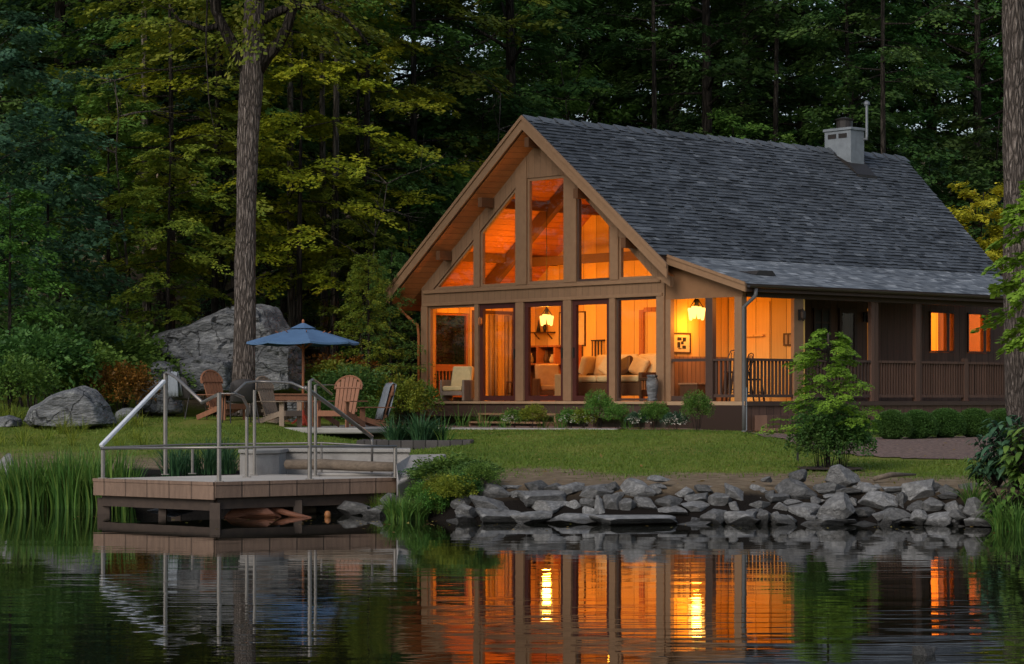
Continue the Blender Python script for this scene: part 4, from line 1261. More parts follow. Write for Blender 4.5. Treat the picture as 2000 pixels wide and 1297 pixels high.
for i, (x, pts) in enumerate(((-.12, [(.06, 0), (.02, .18), (.0, .3)]), (.1, [(.03, 0), (.05, .1), (.02, .2), (.03, .22)]))):
    t2 = hthing('figurine', ['tall pointed dark figurine on the wall shelf', 'short rounded dark figurine on the wall shelf'][i], 'figurine', -7.2 + x, RB - .12, FL + 1.651)
    mb = MB(); mb.lathe([(max(.004, a), b) for a, b in pts], 10); mb.build('figurine_body', M['black'], t2, smooth=True)
t_ = hthing('wall_panel', 'plain pale framed panel on the back wall beside the pendant lamp', 'panel', -6.25, RB - .03, FL + 1.70)
mb = MB(); mb.box(-.42, .42, 0, .028, -.38, .38); mb.build('panel', M['cream'], t_)
mb = MB(); mb.box(-.45, -.421, -.01, .028, -.41, .41); mb.box(.421, .45, -.01, .028, -.41, .41); mb.box(-.42, .42, -.01, .028, -.41, -.381); mb.box(-.42, .42, -.01, .028, .381, .41); mb.build('frame', M['darkwood'], t_)
# wrought rack seen against the wall
t_ = hthing('wall_rack', 'dark wrought iron rack of hanging bars on the back wall', 'rack', -5.35, RB - .08, FL + 1.1)
mb = MB(); mb.box(-.2, .2, -.01, .07, .3, .33)
for k in range(4): mb.tube([(-.16 + k * .105, 0, .3), (-.16 + k * .105, 0, -.3 + .06 * k), (-.12 + k * .105, 0, -.34 + .06 * k)], .016, 6)
mb.build('rack_bars', M['black'], t_)
# framed abstract picture in the sunroom
yp = fy(1331, .03)
t_ = hthing('framed_picture', 'small framed black and white abstract picture on the sunroom wall', 'picture', .022, yp, fz(670, .03, yp))
hw, hh = .27, .215
mb = MB(); mb.box(0, .012, -hw + .03, hw - .03, -hh + .03, hh - .03); mb.build('picture_mat', M['cream'], t_)
mb = MB()
for a in ((-hw, hw, hh - .03, hh), (-hw, hw, -hh, -hh + .03), (-hw, -hw + .03, -hh + .031, hh - .031), (hw - .03, hw, -hh + .031, hh - .031)): mb.box(0, .03, *a)
mb.build('frame', M['darkwood'], t_)
mb = MB()
for a in ((-.13, -.04, -.10, .02), (-.13, .0, .05, .12), (.03, .13, .03, .12), (-.02, .06, -.03, .035), (.02, .13, -.12, -.05), (-.10, .0, -.13, -.11)): mb.box(.0125, .014, *a)
mb.build('abstract_print', M['black'], t_)
t_ = hthing('framed_picture', 'small brown square frame on the sunroom back partition', 'picture', 1.75, 1.88, fz(663, 1.75, 1.88))
mb = MB()
for a in ((-.13, .13, .1, .13), (-.13, .13, -.13, -.1), (-.13, -.1, -.099, .099), (.1, .13, -.099, .099), (-.015, .015, -.099, .099)): mb.box(a[0], a[1], -.02, .0, a[2], a[3])
mb.build('frame', M['darkwood'], t_)
mb = MB(); mb.box(-.099, .099, -.006, .0, -.099, .099); mb.build('picture_sheet', M['tan'], t_)


def wood_chair(label, x, y, rz, seat=.46, back=.98, name='dining_chair', w=.20):
    t_ = hthing(name, label, 'stool' if 'stool' in name else 'chair', x, y, FL, rz)
    mb = MB(); mb.box(-w, w, -w, w, seat - .035, seat); mb.build('seat', M['darkwood'], t_, bevel=.008)
    for sx in (-1, 1):
        mb = MB(); mb.bar((sx * (w + .03), -w - .02, 0), (sx * (w - .03), -w + .03, seat - .036), .03, .03); mb.build('leg', M['darkwood'], t_)
        mb = MB(); mb.bar((sx * (w + .03), w + .05, 0), (sx * (w - .03), w - .03, seat - .036), .03, .03); mb.build('leg', M['darkwood'], t_)
    mb = MB(); mb.bar((-w, -w, seat * .4), (w, -w, seat * .4), .02, .02); mb.bar((-w, w, seat * .3), (w, w, seat * .3), .02, .02); mb.build('stretcher', M['darkwood'], t_)
    mb = MB()
    n = 5
    mb.tube([(-w + .02, w - .02, seat), (-w + .01, w + .05, back - .14), (-w * .6, w + .08, back - .02), (0, w + .085, back), (w * .6, w + .08, back - .02), (w - .01, w + .05, back - .14), (w - .02, w - .02, seat)], .013, 6)
    for k in range(1, n): u = -1 + 2 * k / n; mb.tube([(u * (w - .03), w - .02, seat), (u * (w - .02), w + .07, back - .03 - .05 * abs(u))], .008, 5)
    mb.build('backrest', M['darkwood'], t_)
    return t_


wood_chair('dark spindle back chair by the curtains behind the first glass door', -6.9, 2.1, R(-60))
wood_chair('dark spindle back chair behind the sunroom side railing', 1.86, .62, R(120))
wood_chair('dark wooden bar stool with hooped back behind the front railing', 1.42, .55, R(30), .62, 1.06, 'bar_stool', .16)
wood_chair('second dark bar stool nearer the corner post of the sunroom', 1.80, .38, R(-20), .60, .98, 'bar_stool', .15)
t_ = hthing('storage_bench', 'low dark storage bench inside the sunroom front window', 'bench', .42, .42, FL)
mb = MB(); mb.box(-.25, .25, -.15, .15, 0, .34); mb.build('bench_box', M['darkwood'], t_, bevel=.01)
mb = MB(); mb.box(-.27, .27, -.17, .17, .341, .38); mb.build('lid', M['wainscot'], t_, bevel=.008)
# ============================================================ DOCK
DT = .433
KD = 1.043
dk = thing('dock', 'grey topped wooden dock platform with brown plank sides and metal railings over the pond', 'dock', (-3.32 * KD, 26.85 * KD, 0), 0)
OX, OY = -3.32 * KD, 26.85 * KD
Lc, Nc, Rc, R2, B2 = (-4.90 * KD - OX, 28.2 * KD - OY), (0, 0), (-1.38 * KD - OX, 28.45 * KD - OY), (-1.47 - OX, 30.75 - OY), (-3.3 - OX, 31.0 - OY)


def dpart(name, mb, m, parent=None, **k): return mb.build(name, M[m], parent or dk, **k)


mb = MB(); mb.prism([Lc, Nc, Rc, R2, B2], DT - .035, DT, 'z'); dpart('deck_top', mb, 'dock_top')


def wallseg(a, b, z0, z1, th, inset_=0.0, ext=0.0):
    a, b = Vector((*a, 0)), Vector((*b, 0)); d = (b - a).normalized(); n = Vector((d.y, -d.x, 0))
    a = a - d * ext; b = b + d * ext
    a0, b0 = a - n * inset_, b - n * inset_; a1, b1 = a0 - n * th, b0 - n * th
    mb = MB(); mb.prism([(a0.x, a0.y), (b0.x, b0.y), (b1.x, b1.y), (a1.x, a1.y)], z0, z1, 'z'); return mb


ztop = DT - .036
for (a, b, z0) in ((Lc, Nc, DT - .205), (Nc, Rc, DT - .185), (Rc, R2, DT - .18), (B2, Lc, DT - .18)):
    o = dpart('fascia_board', wallseg(a, b, z0, ztop, .03, -.012), 'dock_side', bevel=.004)
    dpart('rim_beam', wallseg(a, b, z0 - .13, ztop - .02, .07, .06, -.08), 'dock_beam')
mb = MB(); mb.prism([Lc, Nc, Rc, R2, B2], DT - .001 + .0, DT + .002, 'z') if False else None
for a, b in ((Lc, Nc), (Nc, Rc)):
    dpart('nosing', wallseg(a, b, DT - .034, DT + .004, .035, -.02), 'dock_side')
for (x, y), s_, m in ((Lc, .075, 'dock_beam'), (Nc, .06, 'dock_side'), (Rc, .07, 'dock_beam'), ((.9, .75), .05, 'dock_beam'), ((-.8, .75), .045, 'dock_beam'), ((.1, 2.2), .06, 'dock_beam'), ((1.5, 2.6), .06, 'dock_beam'), ((-.9, 2.6), .06, 'dock_beam')):
    px_, py_ = x * .955 + .04 * (1.0 if (x, y) != Nc else 0), y + .09
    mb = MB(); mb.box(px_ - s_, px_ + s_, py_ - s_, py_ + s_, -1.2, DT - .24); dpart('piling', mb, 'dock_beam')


def dp(px, py, D): p = at(px, py, D * KD); return (p.x - OX, p.y - OY, p.z)


def rpost(px, ytop, D, r=.021, zb=DT, pyb=None):
    p = dp(px, ytop, D); mb = MB(); mb.tube([(p[0], p[1], zb), (p[0], p[1], p[2])], r, 8)
    mb.box(p[0] - .05, p[0] + .05, p[1] - .05, p[1] + .05, zb + .001, zb + .012)
    return dpart('railing_post', mb, 'metal')


rpost(201, 874, 28.15, .026); rpost(323, 730, 29.55, .027); rpost(428, 768, 27.0, .027); rpost(482, 800, 28.6, .021); rpost(497, 762, 29.3, .021)
rpost(605, 744, 27.75, .026); rpost(616, 752, 28.9, .02); rpost(772, 872, 28.4, .024); rpost(376, 877, 29.9, .02); rpost(1000 - 372, 866, 30.2, .014)


def rail(pts, r=.02, m='metal', name='hand_rail', n=8):
    mb = MB(); mb.tube([dp(*p) for p in pts], r, n); return dpart(name, mb, m, smooth=True)


mb = MB(); mb.bar(dp(197, 871, 28.15), dp(321, 744, 29.5), .05, .045); dpart('hand_rail', mb, 'rail_white', bevel=.01, seg=2)
rail([(197, 876, 28.13), (428, 874, 26.98), (605, 872, 27.75), (775, 872, 28.4)], .016, name='mid_rail')
rail([(201, 874, 28.15), (376, 868, 29.9), (628, 865, 30.3), (772, 873, 28.45)], .012, name='mid_rail')
rail([(323, 731, 29.55), (328, 728, 29.5), (345, 738, 29.2), (394, 785, 28.2)], .022)
rail([(394, 787, 28.2), (428, 769, 27.02), (458, 769, 27.2), (474, 776, 27.5), (484, 795, 28.2), (482, 812, 28.6)], .020)
rail([(456, 770, 28.2), (479, 748, 28.6), (500, 745, 29.0), (540, 746, 28.8), (570, 748, 28.3), (596, 759, 27.9)], .016)
rail([(596, 757, 27.75), (612, 768, 27.9), (660, 803, 28.6), (705, 837, 29.3), (726, 853, 29.7)], .026)
rail([(605, 745, 27.75), (611, 741, 28.2), (620, 747, 28.7), (648, 770, 29.5)], .016)
rail([(617, 752, 28.9), (655, 752, 30.4)], .009, n=6)
rail([(726, 853, 29.7), (727, 864, 29.7), (726, 930, 29.7)], .016)

# concrete seat wall behind the dock, log, wing wall
zc = .80
cw = thing('seat_wall', 'pale concrete seat wall curving behind the dock', 'wall', (-2.5, 31.6, 0), 0)
q = lambda px, D: ((px - CX) / F * D + 2.5, D - 31.6)
mb = MB(); mb.prism([q(468, 31.3), q(500, 30.75), q(545, 31.1), q(560, 31.9), q(800, 31.6), q(800, 32.1), q(545, 32.5), q(515, 31.9)], .1, .70, 'z'); mb.build('wall_block', M['concrete'], cw, bevel=.015, seg=2)
mb = MB(); mb.prism([q(465, 31.25), q(500, 30.7), q(548, 31.08), q(563, 31.86), q(802, 31.56), q(802, 32.15), q(545, 32.55), q(512, 31.92)], .701, .75, 'z'); mb.build('coping', M['paving'], cw, bevel=.01, seg=2)
ww = thing('wing_wall', 'pale concrete slope running from the dock corner up to the lawn', 'wall', (-1.1, 30.2, 0), 0)
mb = MB()
a_ = [at(774, 905, 29.3), at(800, 888, 30.5), at(872, 886, 30.9), at(846, 905, 30.0), at(815, 925, 29.3), at(776, 946, 28.9)]
a_ = [p - Vector((-1.1, 30.2, 0)) for p in a_]
mb.add([tuple(p) for p in a_] + [(p.x, p.y + .1, p.z - .45) for p in a_], [(0, 1, 2, 3, 4, 5), (11, 10, 9, 8, 7, 6)] + [(i, i + 6, (i + 1) % 6 + 6, (i + 1) % 6) for i in range(6)])
mb.build('sloped_slab', M['concrete'], ww, bevel=.02, seg=2)
lg = thing('log_bench', 'long weathered squared log lying on the back of the dock', 'log', (0, 0, 0), 0)
a_, b_ = at(560, 907, 30.75), at(772, 912, 29.9)
lg.location = (a_ + b_) / 2
mb = MB(); d_ = (b_ - a_) / 2; mb.tube([-d_, -d_ * .3 + Vector((0, 0, .012)), d_ * .4, d_], [.062, .07, .066, .06], 9); mb.build('log_trunk', M['log'], lg, smooth=True)
st = thing('dock_step', 'thin dark stone step slab between dock and seat wall', 'step', at(690, 918, 30.4) - Vector((0, 0, .0)), 0)
st.location.z = DT
mb = MB(); mb.box(-.5, .5, -.18, .15, .002, .04); mb.build('step_slab', M['concrete'], st, bevel=.01)

# driftwood under the dock
dw = tag(thing('driftwood', 'wide red brown slab of driftwood in the water under the dock', 'driftwood', at(522, 1014, 28.7)))
dw.location.z = 0
mb = MB()
pr = [(-.55, 0), (-.42, .06), (-.30, .11), (-.1, .17), (.06, .165), (.2, .12), (.36, .06), (.48, .02), (.50, -.06), (-.56, -.06)]
bm_ = bmesh.new(); rr2 = random.Random(9)
for x, z in [(-.50, .0), (-.36, .10), (-.20, .155), (-.10, .165), (.10, .06), (.16, .0)]:
    for y in (-.12, .16): bm_.verts.new((x * 1.05 + rr2.uniform(-.03, .03), y + rr2.uniform(-.06, .06), z + rr2.uniform(-.02, .01)))
    bm_.verts.new((x, rr2.uniform(-.05, .1), -.08))
bmesh.ops.convex_hull(bm_, input=bm_.verts)
bmesh.ops.subdivide_edges(bm_, edges=bm_.edges, cuts=5, use_grid_fill=True)
for v in bm_.verts: v.co += Vector((0, .02, .018)) * noise.noise(Vector((v.co.x * 3, v.co.y * 14, v.co.z * 14)))
me_ = bpy.data.meshes.new('driftwood_slab'); bm_.to_mesh(me_); bm_.free(); link_mesh('driftwood_slab', me_, M['redlog'], dw)
for lab, p0, p1, r_ in (('long split red driftwood pole slanting into the water under the dock', (494, 990, 28.9), (608, 1012, 28.5), .035), ('short red driftwood branch lying behind the slab', (505, 996, 29.2), (590, 1000, 29.2), .045), ('grey rough log under the dock behind the red driftwood', (535, 992, 29.5), (618, 996, 29.5), .075)):
    a_, b_ = at(*p0), at(*p1); t_ = thing('driftwood', lab, 'driftwood', (a_ + b_) / 2); d_ = (b_ - a_) / 2
    mb = MB(); mb.tube([-d_, -d_ * .4 + Vector((0, 0, .02)), d_ * .3, d_], [r_ * .7, r_ * 1.1, r_, r_ * .5], 8); mb.build('branch', M['redlog'] if 'red driftwood' in lab and 'grey' not in lab else M['log'], t_, smooth=True)
bu = thing('float_ball', 'small orange brown float at the waterline beside the dock piling', 'float', at(640, 1010, 28.6))
bu.location.z = .03
mb = MB(); mb.lathe([(.01, -.05), (.035, -.04), (.04, .0), (.03, .035), (.01, .045)], 12); mb.build('float_body', M['orange'], bu, smooth=True)

# ============================================================ YARD
PZ = .93
mb = MB()
pp = [(-4.95, 43.4), (-3.6, 42.0), (-2.6, 41.9), (-2.2, 43.2), (-2.35, 47.5), (-5.6, 48.5), (-5.9, 45.0)]
mb.prism(pp, .80, PZ - .03, 'z'); tag(mb.build('patio', M['paving'], bevel=.02), kind='structure')
PZ -= .03
mb = MB()
pp = [at(690, 0, 48.5), at(1205, 0, 47.2), at(1215, 0, 47.7), at(900, 0, 49.4), at(690, 0, 49.6)]
mb.prism([(p.x, p.y) for p in pp], .62, .825, 'z'); tag(mb.build('path', M['paving'], bevel=.02), kind='structure')

# umbrella
ub = thing('patio_umbrella', 'blue canvas patio umbrella on a wooden pole beside the boulder', 'umbrella', (at(592, 0, 44.2).x, 44.2, PZ))
RU, zE, zT = 1.04, 1.55, 1.88
ng = 8; ph = R(12)
def rim(k, r, z, sag=0): a = ph + 2 * math.pi * k / ng; return (r * math.cos(a), r * math.sin(a), z)
mb = MB(); vs_, fs_ = [], []
sub_ = 4; rings = 5
for j in range(rings + 1):
    q_ = .16 + .84 * j / rings
    for k in range(ng * sub_):
        f_ = (k % sub_) / sub_; a0, a1 = rim(k // sub_, RU, 0), rim(k // sub_ + 1, RU, 0)
        x = (a0[0] * (1 - f_) + a1[0] * f_) * q_; y = (a0[1] * (1 - f_) + a1[1] * f_) * q_
        sag_ = -.028 * math.sin(math.pi * f_) * q_
        vs_.append((x, y, zT - .04 - (zT - .04 - zE) * (q_ - .0) ** 1.08 + sag_))
n_ = ng * sub_
for j in range(rings):
    for k in range(n_): fs_.append((j * n_ + k, j * n_ + (k + 1) % n_, (j + 1) * n_ + (k + 1) % n_, (j + 1) * n_ + k))
lo_ = len(vs_)
for k in range(n_): v = vs_[rings * n_ + k]; vs_.append((v[0] * 1.002, v[1] * 1.002, v[2] - .035))
for k in range(n_): fs_.append((rings * n_ + k, rings * n_ + (k + 1) % n_, lo_ + (k + 1) % n_, lo_ + k))
mb.add(vs_, fs_); can = mb.build('canopy', M['blue'], ub)
sol = can.modifiers.new('cloth', 'SOLIDIFY'); sol.thickness = .006
mb = MB(); vs_ = [(0, 0, zT + .035)] + [rim(k, .235, zT - .075) for k in range(ng)]; mb.add(vs_, [(0, k + 1, (k + 1) % ng + 1) for k in range(ng)]); vt = mb.build('vent', M['blue'], can)
sol = vt.modifiers.new('cloth', 'SOLIDIFY'); sol.thickness = .006
mb = MB(); mb.tube([(0, 0, .02), (0, 0, zT + .03)], .024, 10); mb.build('pole', M['pole_wood'], ub, smooth=True)
mb = MB(); mb.lathe([(.02, zT + .03), (.028, zT + .05), (.012, zT + .09)], 10); mb.build('finial', M['pole_wood'], ub)
for k in range(ng):
    a_ = rim(k, RU * .98, zE - .012); mb = MB(); mb.bar((a_[0] * .06, a_[1] * .06, zT - .07), a_, .018, .014); rb = mb.build('rib', M['pole_wood'], ub)
    mb = MB(); mb.bar((a_[0] * .03, a_[1] * .03, zE - .12), (a_[0] * .5, a_[1] * .5, zE + .20), .014, .012); mb.build('strut', M['pole_wood'], rb)
mb = MB(); mb.lathe([(.05, .0), (.06, .06), (.035, .10), (.03, .3)], 12)
for k in range(4): a_ = k * math.pi / 2 + .4; mb.bar((0, 0, .22), (.26 * math.cos(a_), .26 * math.sin(a_), .015), .03, .03)
M['red'] = mat('red_painted_metal', (.30, .04, .02), (.2, .03, .016), rough=.5, scale=6, bump=.1); mb.build('base_stand', M['red'], ub)


# Adirondack chairs
def adirondack(label, loc, rz, m, s_=1.0, band=True):
    t_ = thing('garden_chair', label, 'chair', loc, rz, None); t_.scale = (s_, s_, s_)
    tilt = Matrix.Translation((0, .10, .26)) @ Matrix.Rotation(R(-17), 4, 'X')
    mb = MB(); mb.m = tilt; n = 6; w = .60
    for k in range(n):
        u = -w / 2 + w * (k + .5) / n; hw_ = w / n / 2 - .008
        ux = u / (w / 2); top = .86 - .12 * ux * ux; fan = 1.0
        x0_, x1_ = u - hw_, u + hw_
        mb.add([(x0_ * .86, -.012, 0), (x1_ * .86, -.012, 0), (x1_, -.012, top - .04 * abs((u + hw_) / (w / 2)) ** 2 * 1), (x0_, -.012, top - .04 * abs((u - hw_) / (w / 2)) ** 2), (x0_ * .86, .012, 0), (x1_ * .86, .012, 0), (x1_, .012, top - .04 * abs((u + hw_) / (w / 2)) ** 2), (x0_, .012, top - .04 * abs((u - hw_) / (w / 2)) ** 2)],
               [(0, 1, 2, 3), (7, 6, 5, 4), (0, 4, 5, 1), (1, 5, 6, 2), (2, 6, 7, 3), (3, 7, 4, 0)])
    mb.build('backrest', m, t_)
    for args in ((-.28, .28, .013, .05, .08, .15), (-.32, .32, .013, .05, .60, .66), (-.312, .312, -.03, -.0125, .60, .625)):
        mb = MB(); mb.m = tilt; mb.box(*args); mb.build('batten', m, t_)
    mb = MB(); mb.m = tilt
    # arched crown rail round the top of the fan
    pts = [(-.315, -.0, .58)] + [(.335 * math.sin(a), -.0, .61 + .27 * math.cos(a)) for a in np.linspace(-1.35, 1.35, 11)] + [(.315, 0, .58)]
    mb.tube(pts, .026, 6)
    mb.build('back_frame', m, t_)
    mb = MB()
    for k in range(6):
        y = .08 - k * .1; z = .255 + (.10 - y) * .16 + (.0 if k < 5 else -.012); mb.box(-.30, .30, y - .043, y + .043, z - .012, z + .012)
    mb.build('seat', m, t_)
    for sx in (-1, 1):
        mb = MB(); mb.box(sx * .41 - .075, sx * .41 + .075, -.52, .30, .545, .57); mb.build('armrest', m, t_, bevel=.012)
        mb = MB(); mb.box(sx * .345 - .014, sx * .345 + .014, -.46, -.34, 0, .544); mb.build('front_leg', m, t_)
        mb = MB(); mb.bar((sx * .318, -.43, .33), (sx * .318, .44, .05), .024, .11); mb.build('rear_leg', m, t_)
    mb = MB(); mb.box(-.33, .33, -.478, -.455, .24, .36); mb.build('front_apron', m, t_)
    return t_


def gz(px, D): return ((px - CX) / F * D, D, max(ground_z((px - CX) / F * D, D), -9))


def face(dx, dy): return math.atan2(dx, -dy)      # rotation that turns a chair's front (-y) to (dx,dy)


c = gz(432, 44.0); adirondack('brown wooden garden chair nearest the big tree trunk, its back to the boulders', (c[0], c[1], c[2]), face(.80, -.60), M['cedar'], .82)
c = gz(538, 43.2); adirondack('weathered grey brown garden chair between the trunk and the umbrella pole', (c[0], c[1], PZ + .002), face(.88, -.48), M['weathered'], .82)
c = gz(668, 43.0); adirondack('brown wooden garden chair with arched back right of the umbrella pole', (c[0], c[1], PZ + .002), face(-.42, -.9), M['cedar'], .83)
c4 = gz(733, 44.6); ch4 = adirondack('brown wooden garden chair draped with a grey towel, seen from its side', (c4[0], c4[1], c4[2] + .02), face(-.93, -.35), M['cedar'], .84)
# grey towels
def towel(label, loc, rz, prof, w):
    t_ = thing('towel', label, 'towel', loc, rz)
    mb = MB(); n = len(prof); k = 9
    for i, (y, z) in enumerate(prof):
        for j in range(k):
            u = j / (k - 1) - .5
            mb.v.append((u * w * (1 + .08 * math.sin(i * 1.3)), y + .012 * math.sin(j * 1.9 + i), z + .014 * math.sin(j * 2.3 + i * .8)))
    for i in range(n - 1):
        for j in range(k - 1): mb.f.append((i * k + j, i * k + j + 1, (i + 1) * k + j + 1, (i + 1) * k + j))
    o = mb.build('towel_cloth', M['towel'], t_, smooth=True); m_ = o.modifiers.new('thick', 'SOLIDIFY'); m_.thickness = .014
    return t_


ty = lambda z, o: .10 + (z - .26) * .306 + o
towel('grey towel hanging over the back of the side-on garden chair', ch4.location, ch4.rotation_euler.z, [(ty(.30, -.055), .30), (ty(.5, -.06), .5), (ty(.72, -.06), .70), (ty(1.0, -.06), 1.0), (ty(1.09, -.02), 1.10), (ty(1.07, .06), 1.07), (ty(.6, .075), .58), (ty(.40, .08), .36)], .50).scale = (.84, .84, .84)


def sling_chair(label, loc, rz, s_=1.0):
    t_ = thing('sling_chair', label, 'chair', loc, rz); t_.scale = (s_, s_, s_)
    mb = MB(); prof = [(-.26, .42), (-.05, .40), (.12, .40), (.20, .46), (.27, .70), (.33, .90)]; k = 7
    for y, z in prof:
        for j in range(k): u = j / (k - 1) - .5; mb.v.append((u * (.52 - .10 * max(0, z - .7) * 2), y + .06 * (abs(u) * 2) ** 2 * (-1 if z > .45 else 0), z + (.03 * (abs(u) * 2) ** 2 if z < .45 else -.05 * (abs(u) * 2) ** 3 * (z > .85))))
    for i in range(len(prof) - 1):
        for j in range(k - 1): mb.f.append((i * k + j, i * k + j + 1, (i + 1) * k + j + 1, (i + 1) * k + j))
    o = mb.build('sling_seat', M['sling'], t_, smooth=True); m_ = o.modifiers.new('thick', 'SOLIDIFY'); m_.thickness = .02
    for sx in (-1, 1):
        mb = MB(); mb.tube([(sx * .27, .31, .84), (sx * .28, .22, .62), (sx * .30, .05, .62), (sx * .30, -.22, .60), (sx * .29, -.28, .45)], .014, 6); mb.build('armrest', M['sling'], t_, smooth=True)
        mb = MB(); mb.tube([(sx * .29, -.27, .46), (sx * .30, -.34, 0)], .013, 6); mb.build('leg', M['black'], t_)
        mb = MB(); mb.tube([(sx * .27, .2, .45), (sx * .30, .36, 0)], .013, 6); mb.build('leg', M['black'], t_)
    return t_


c = gz(362, 44.5); sc1 = sling_chair('dark sling chair with thin metal legs in front of the boulder', c, face(.55, .84), .88)
towel('grey blue towel over the corner of the dark sling chair', c, sc1.rotation_euler.z, [(.19, .44), (.24, .62), (.31, .86), (.345, .875), (.36, .8), (.34, .55), (.33, .42)], .22)
c = gz(470, 42.6); sling_chair('rounded dark brown sling chair seen from behind the railing', (c[0], c[1], c[2]), face(-.35, .93), .86)
# low table and fire bowl
c = gz(566, 44.4)
t_ = thing('patio_table', 'low brown slatted wooden table under the blue umbrella', 'table', (c[0], c[1], PZ + .001), R(14))
mb = MB()
for k in range(6): mb.box(-.42, .42, -.33 + k * .112, -.33 + k * .112 + .1, .58, .605)
mb.build('tabletop', M['cedar'], t_)
mb = MB(); mb.box(-.38, .38, -.30, -.275, .48, .579); mb.box(-.38, .38, .285, .31, .48, .579); mb.build('apron', M['cedar'], t_)
for sx in (-1, 1):
    for y in (-.26, .27): mb = MB(); mb.box(sx * .36 - .03, sx * .36 + .03, y - .03, y + .03, 0, .579); mb.build('leg', M['cedar'], t_)
c = gz(581, 45.6); t_ = thing('stone_pier', 'short stacked stone pier beside the umbrella pole', 'pier', (c[0], c[1], PZ + .001), R(20))
mb = MB(); z = 0; rr_ = random.Random(3)
while z < .55:
    h = rr_.uniform(.05, .09); a_ = rr_.uniform(.14, .17); b_ = rr_.uniform(.14, .17); mb.box(-a_, a_, -b_, b_, z, z + h - .006); z += h
mb.build('stone_courses', M['boulder'], t_, bevel=.012, seg=2)
c = gz(538, 45.0)
for i in range(5):
    a_ = rr_.uniform(-.5, .5); t_ = thing('firewood_log', ['short split log on top of the firewood heap behind the weathered chair', 'split log at the left of the firewood heap', 'thick split log in the middle of the firewood heap', 'split log at the right of the firewood heap', 'thin split log at the front of the firewood heap'][i], 'log', (c[0] + (0, -.22, 0, .22, .05)[i], c[1] + (0, 0, .02, 0, -.16)[i], PZ + (.19, .06, .07, .06, .05)[i]), R(80) + a_)
    mb = MB(); mb.tube([(-.2, 0, 0), (.2, 0, 0)], (.06, .058, .066, .058, .045)[i], 6); mb.build('log_body', M['cedar'], t_)

# planter wall with plants
c = at(808, 862, 39.2); zg = ground_z(c.x, 39.2)
pl = thing('planter_bed', 'low charcoal block planter on the lawn in front of the cabin', 'planter', (c.x, 39.2, zg), R(-2))
mb = MB(); mb.box(-.93, .93, -.06, .06, -.1, .15); mb.box(-.93, -.81, .061, .9, -.1, .15); mb.box(.81, .93, .061, .9, -.1, .15); mb.box(-.93, .93, .901, 1.0, -.1, .15); mb.build('block_edging', M['planter'], pl, bevel=.012)
mb = MB(); mb.box(-.809, .809, .062, .899, -.1, .10); mb.build('soil', M['mulch_soil'], pl)
# thin hose stand and low pipe rail by the porch steps
p0, p1, p2 = at(1458, 843, 46.2), at(1560, 845, 36.5), None
t_ = thing('pipe_rail', 'low thin dark pipe rail beside the little maple', 'rail', gz(1558, 34.0))
b_ = Vector(t_.location)
mb = MB(); top = at(1558, 845, 34.0) - b_; mb.tube([(0, 0, -.05), top], .016, 6); mb.build('post', M['black'], t_)
far = at(1458, 842, 45.5) - b_
mb = MB(); mb.tube([top, far], .014, 6); mb.build('rail', M['black'], t_)
t_ = thing('garden_stake', 'thin pale metal stake standing at the porch corner', 'stake', gz(1458, 45.6)); b_ = Vector(t_.location)
mb = MB(); mb.tube([(0, 0, -.05), at(1458, 757, 45.6) - b_], .014, 6); mb.box(-.09, .09, -.05, .05, .0, .035); mb.build('stake_rod', M['galv'], t_)

# ============================================================ STONES
def stone_mesh(name, seed, cuts=10, sub=4, amp=.05, lo=.5, hi=.85):
    rr = random.Random(seed)
    bm = bmesh.new(); bmesh.ops.create_icosphere(bm, subdivisions=sub, radius=1)
    planes = []
    for k in range(cuts):
        v = Vector((rr.gauss(0, 1), rr.gauss(0, 1), rr.gauss(0, 1))).normalized(); planes.append((v, rr.uniform(lo, hi)))
    for v in bm.verts:
        for _ in range(2):
            for n_, d_ in planes:
                e = v.co.dot(n_) - d_
                if e > 0: v.co -= n_ * e * .97
        o = Vector((seed * 1.7, seed * .3, 0))
        v.co += v.co.normalized() * (amp * noise.noise(v.co * 2 + o) + amp * .5 * noise.noise(v.co * 6 + o))
    xs = [[v.co[i] for v in bm.verts] for i in range(3)]
    for v in bm.verts:
        for i in range(3): a_, b_ = min(xs[i]), max(xs[i]); v.co[i] = (v.co[i] - (a_ + b_) / 2) / ((b_ - a_) / 2)
    me = bpy.data.meshes.new(name); bm.to_mesh(me); bm.free()
    me.polygons.foreach_set('use_smooth', [True] * len(me.polygons))
    me.set_sharp_from_angle(angle=R(30)) if hasattr(me, 'set_sharp_from_angle') else None
    return me


SM = [stone_mesh('stone', 100 + i, cuts=13 + i % 6, lo=.36, hi=.72) for i in range(16)]
LA = [(105, 515, 120, 60), (290, 345, 210, 120), (205, 345, 110, 80), (310, 445, 320, 150), (320, 510, 260, 105), (435, 355, 120, 55), (565, 315, 150, 95), (680, 320, 140, 80), (785, 325, 150, 80), (600, 395, 270, 120), (650, 445, 230, 95), (785, 430, 95, 75), (530, 515, 230, 95), (790, 518, 290, 75), (900, 410, 110, 70), (905, 475, 95, 85), (975, 445, 75, 155), (1050, 430, 110, 135), (950, 335, 190, 100), (1050, 320, 85, 90), (1095, 370, 60, 60), (1220, 330, 205, 155), (1335, 330, 75, 65), (1155, 440, 125, 120), (1270, 420, 140, 85), (1190, 528, 490, 75), (1355, 250, 130, 36), (1425, 415, 165, 105), (1430, 468, 195, 65), (1520, 350, 115, 85), (1600, 385, 135, 65), (1650, 320, 110, 55), (1600, 432, 190, 62), (1720, 505, 165, 105), (1570, 545, 270, 50), (1760, 405, 150, 115), (1870, 355, 175, 115), (1885, 515, 185, 95), (1850, 440, 65, 75), (800, 552, 190, 34)]
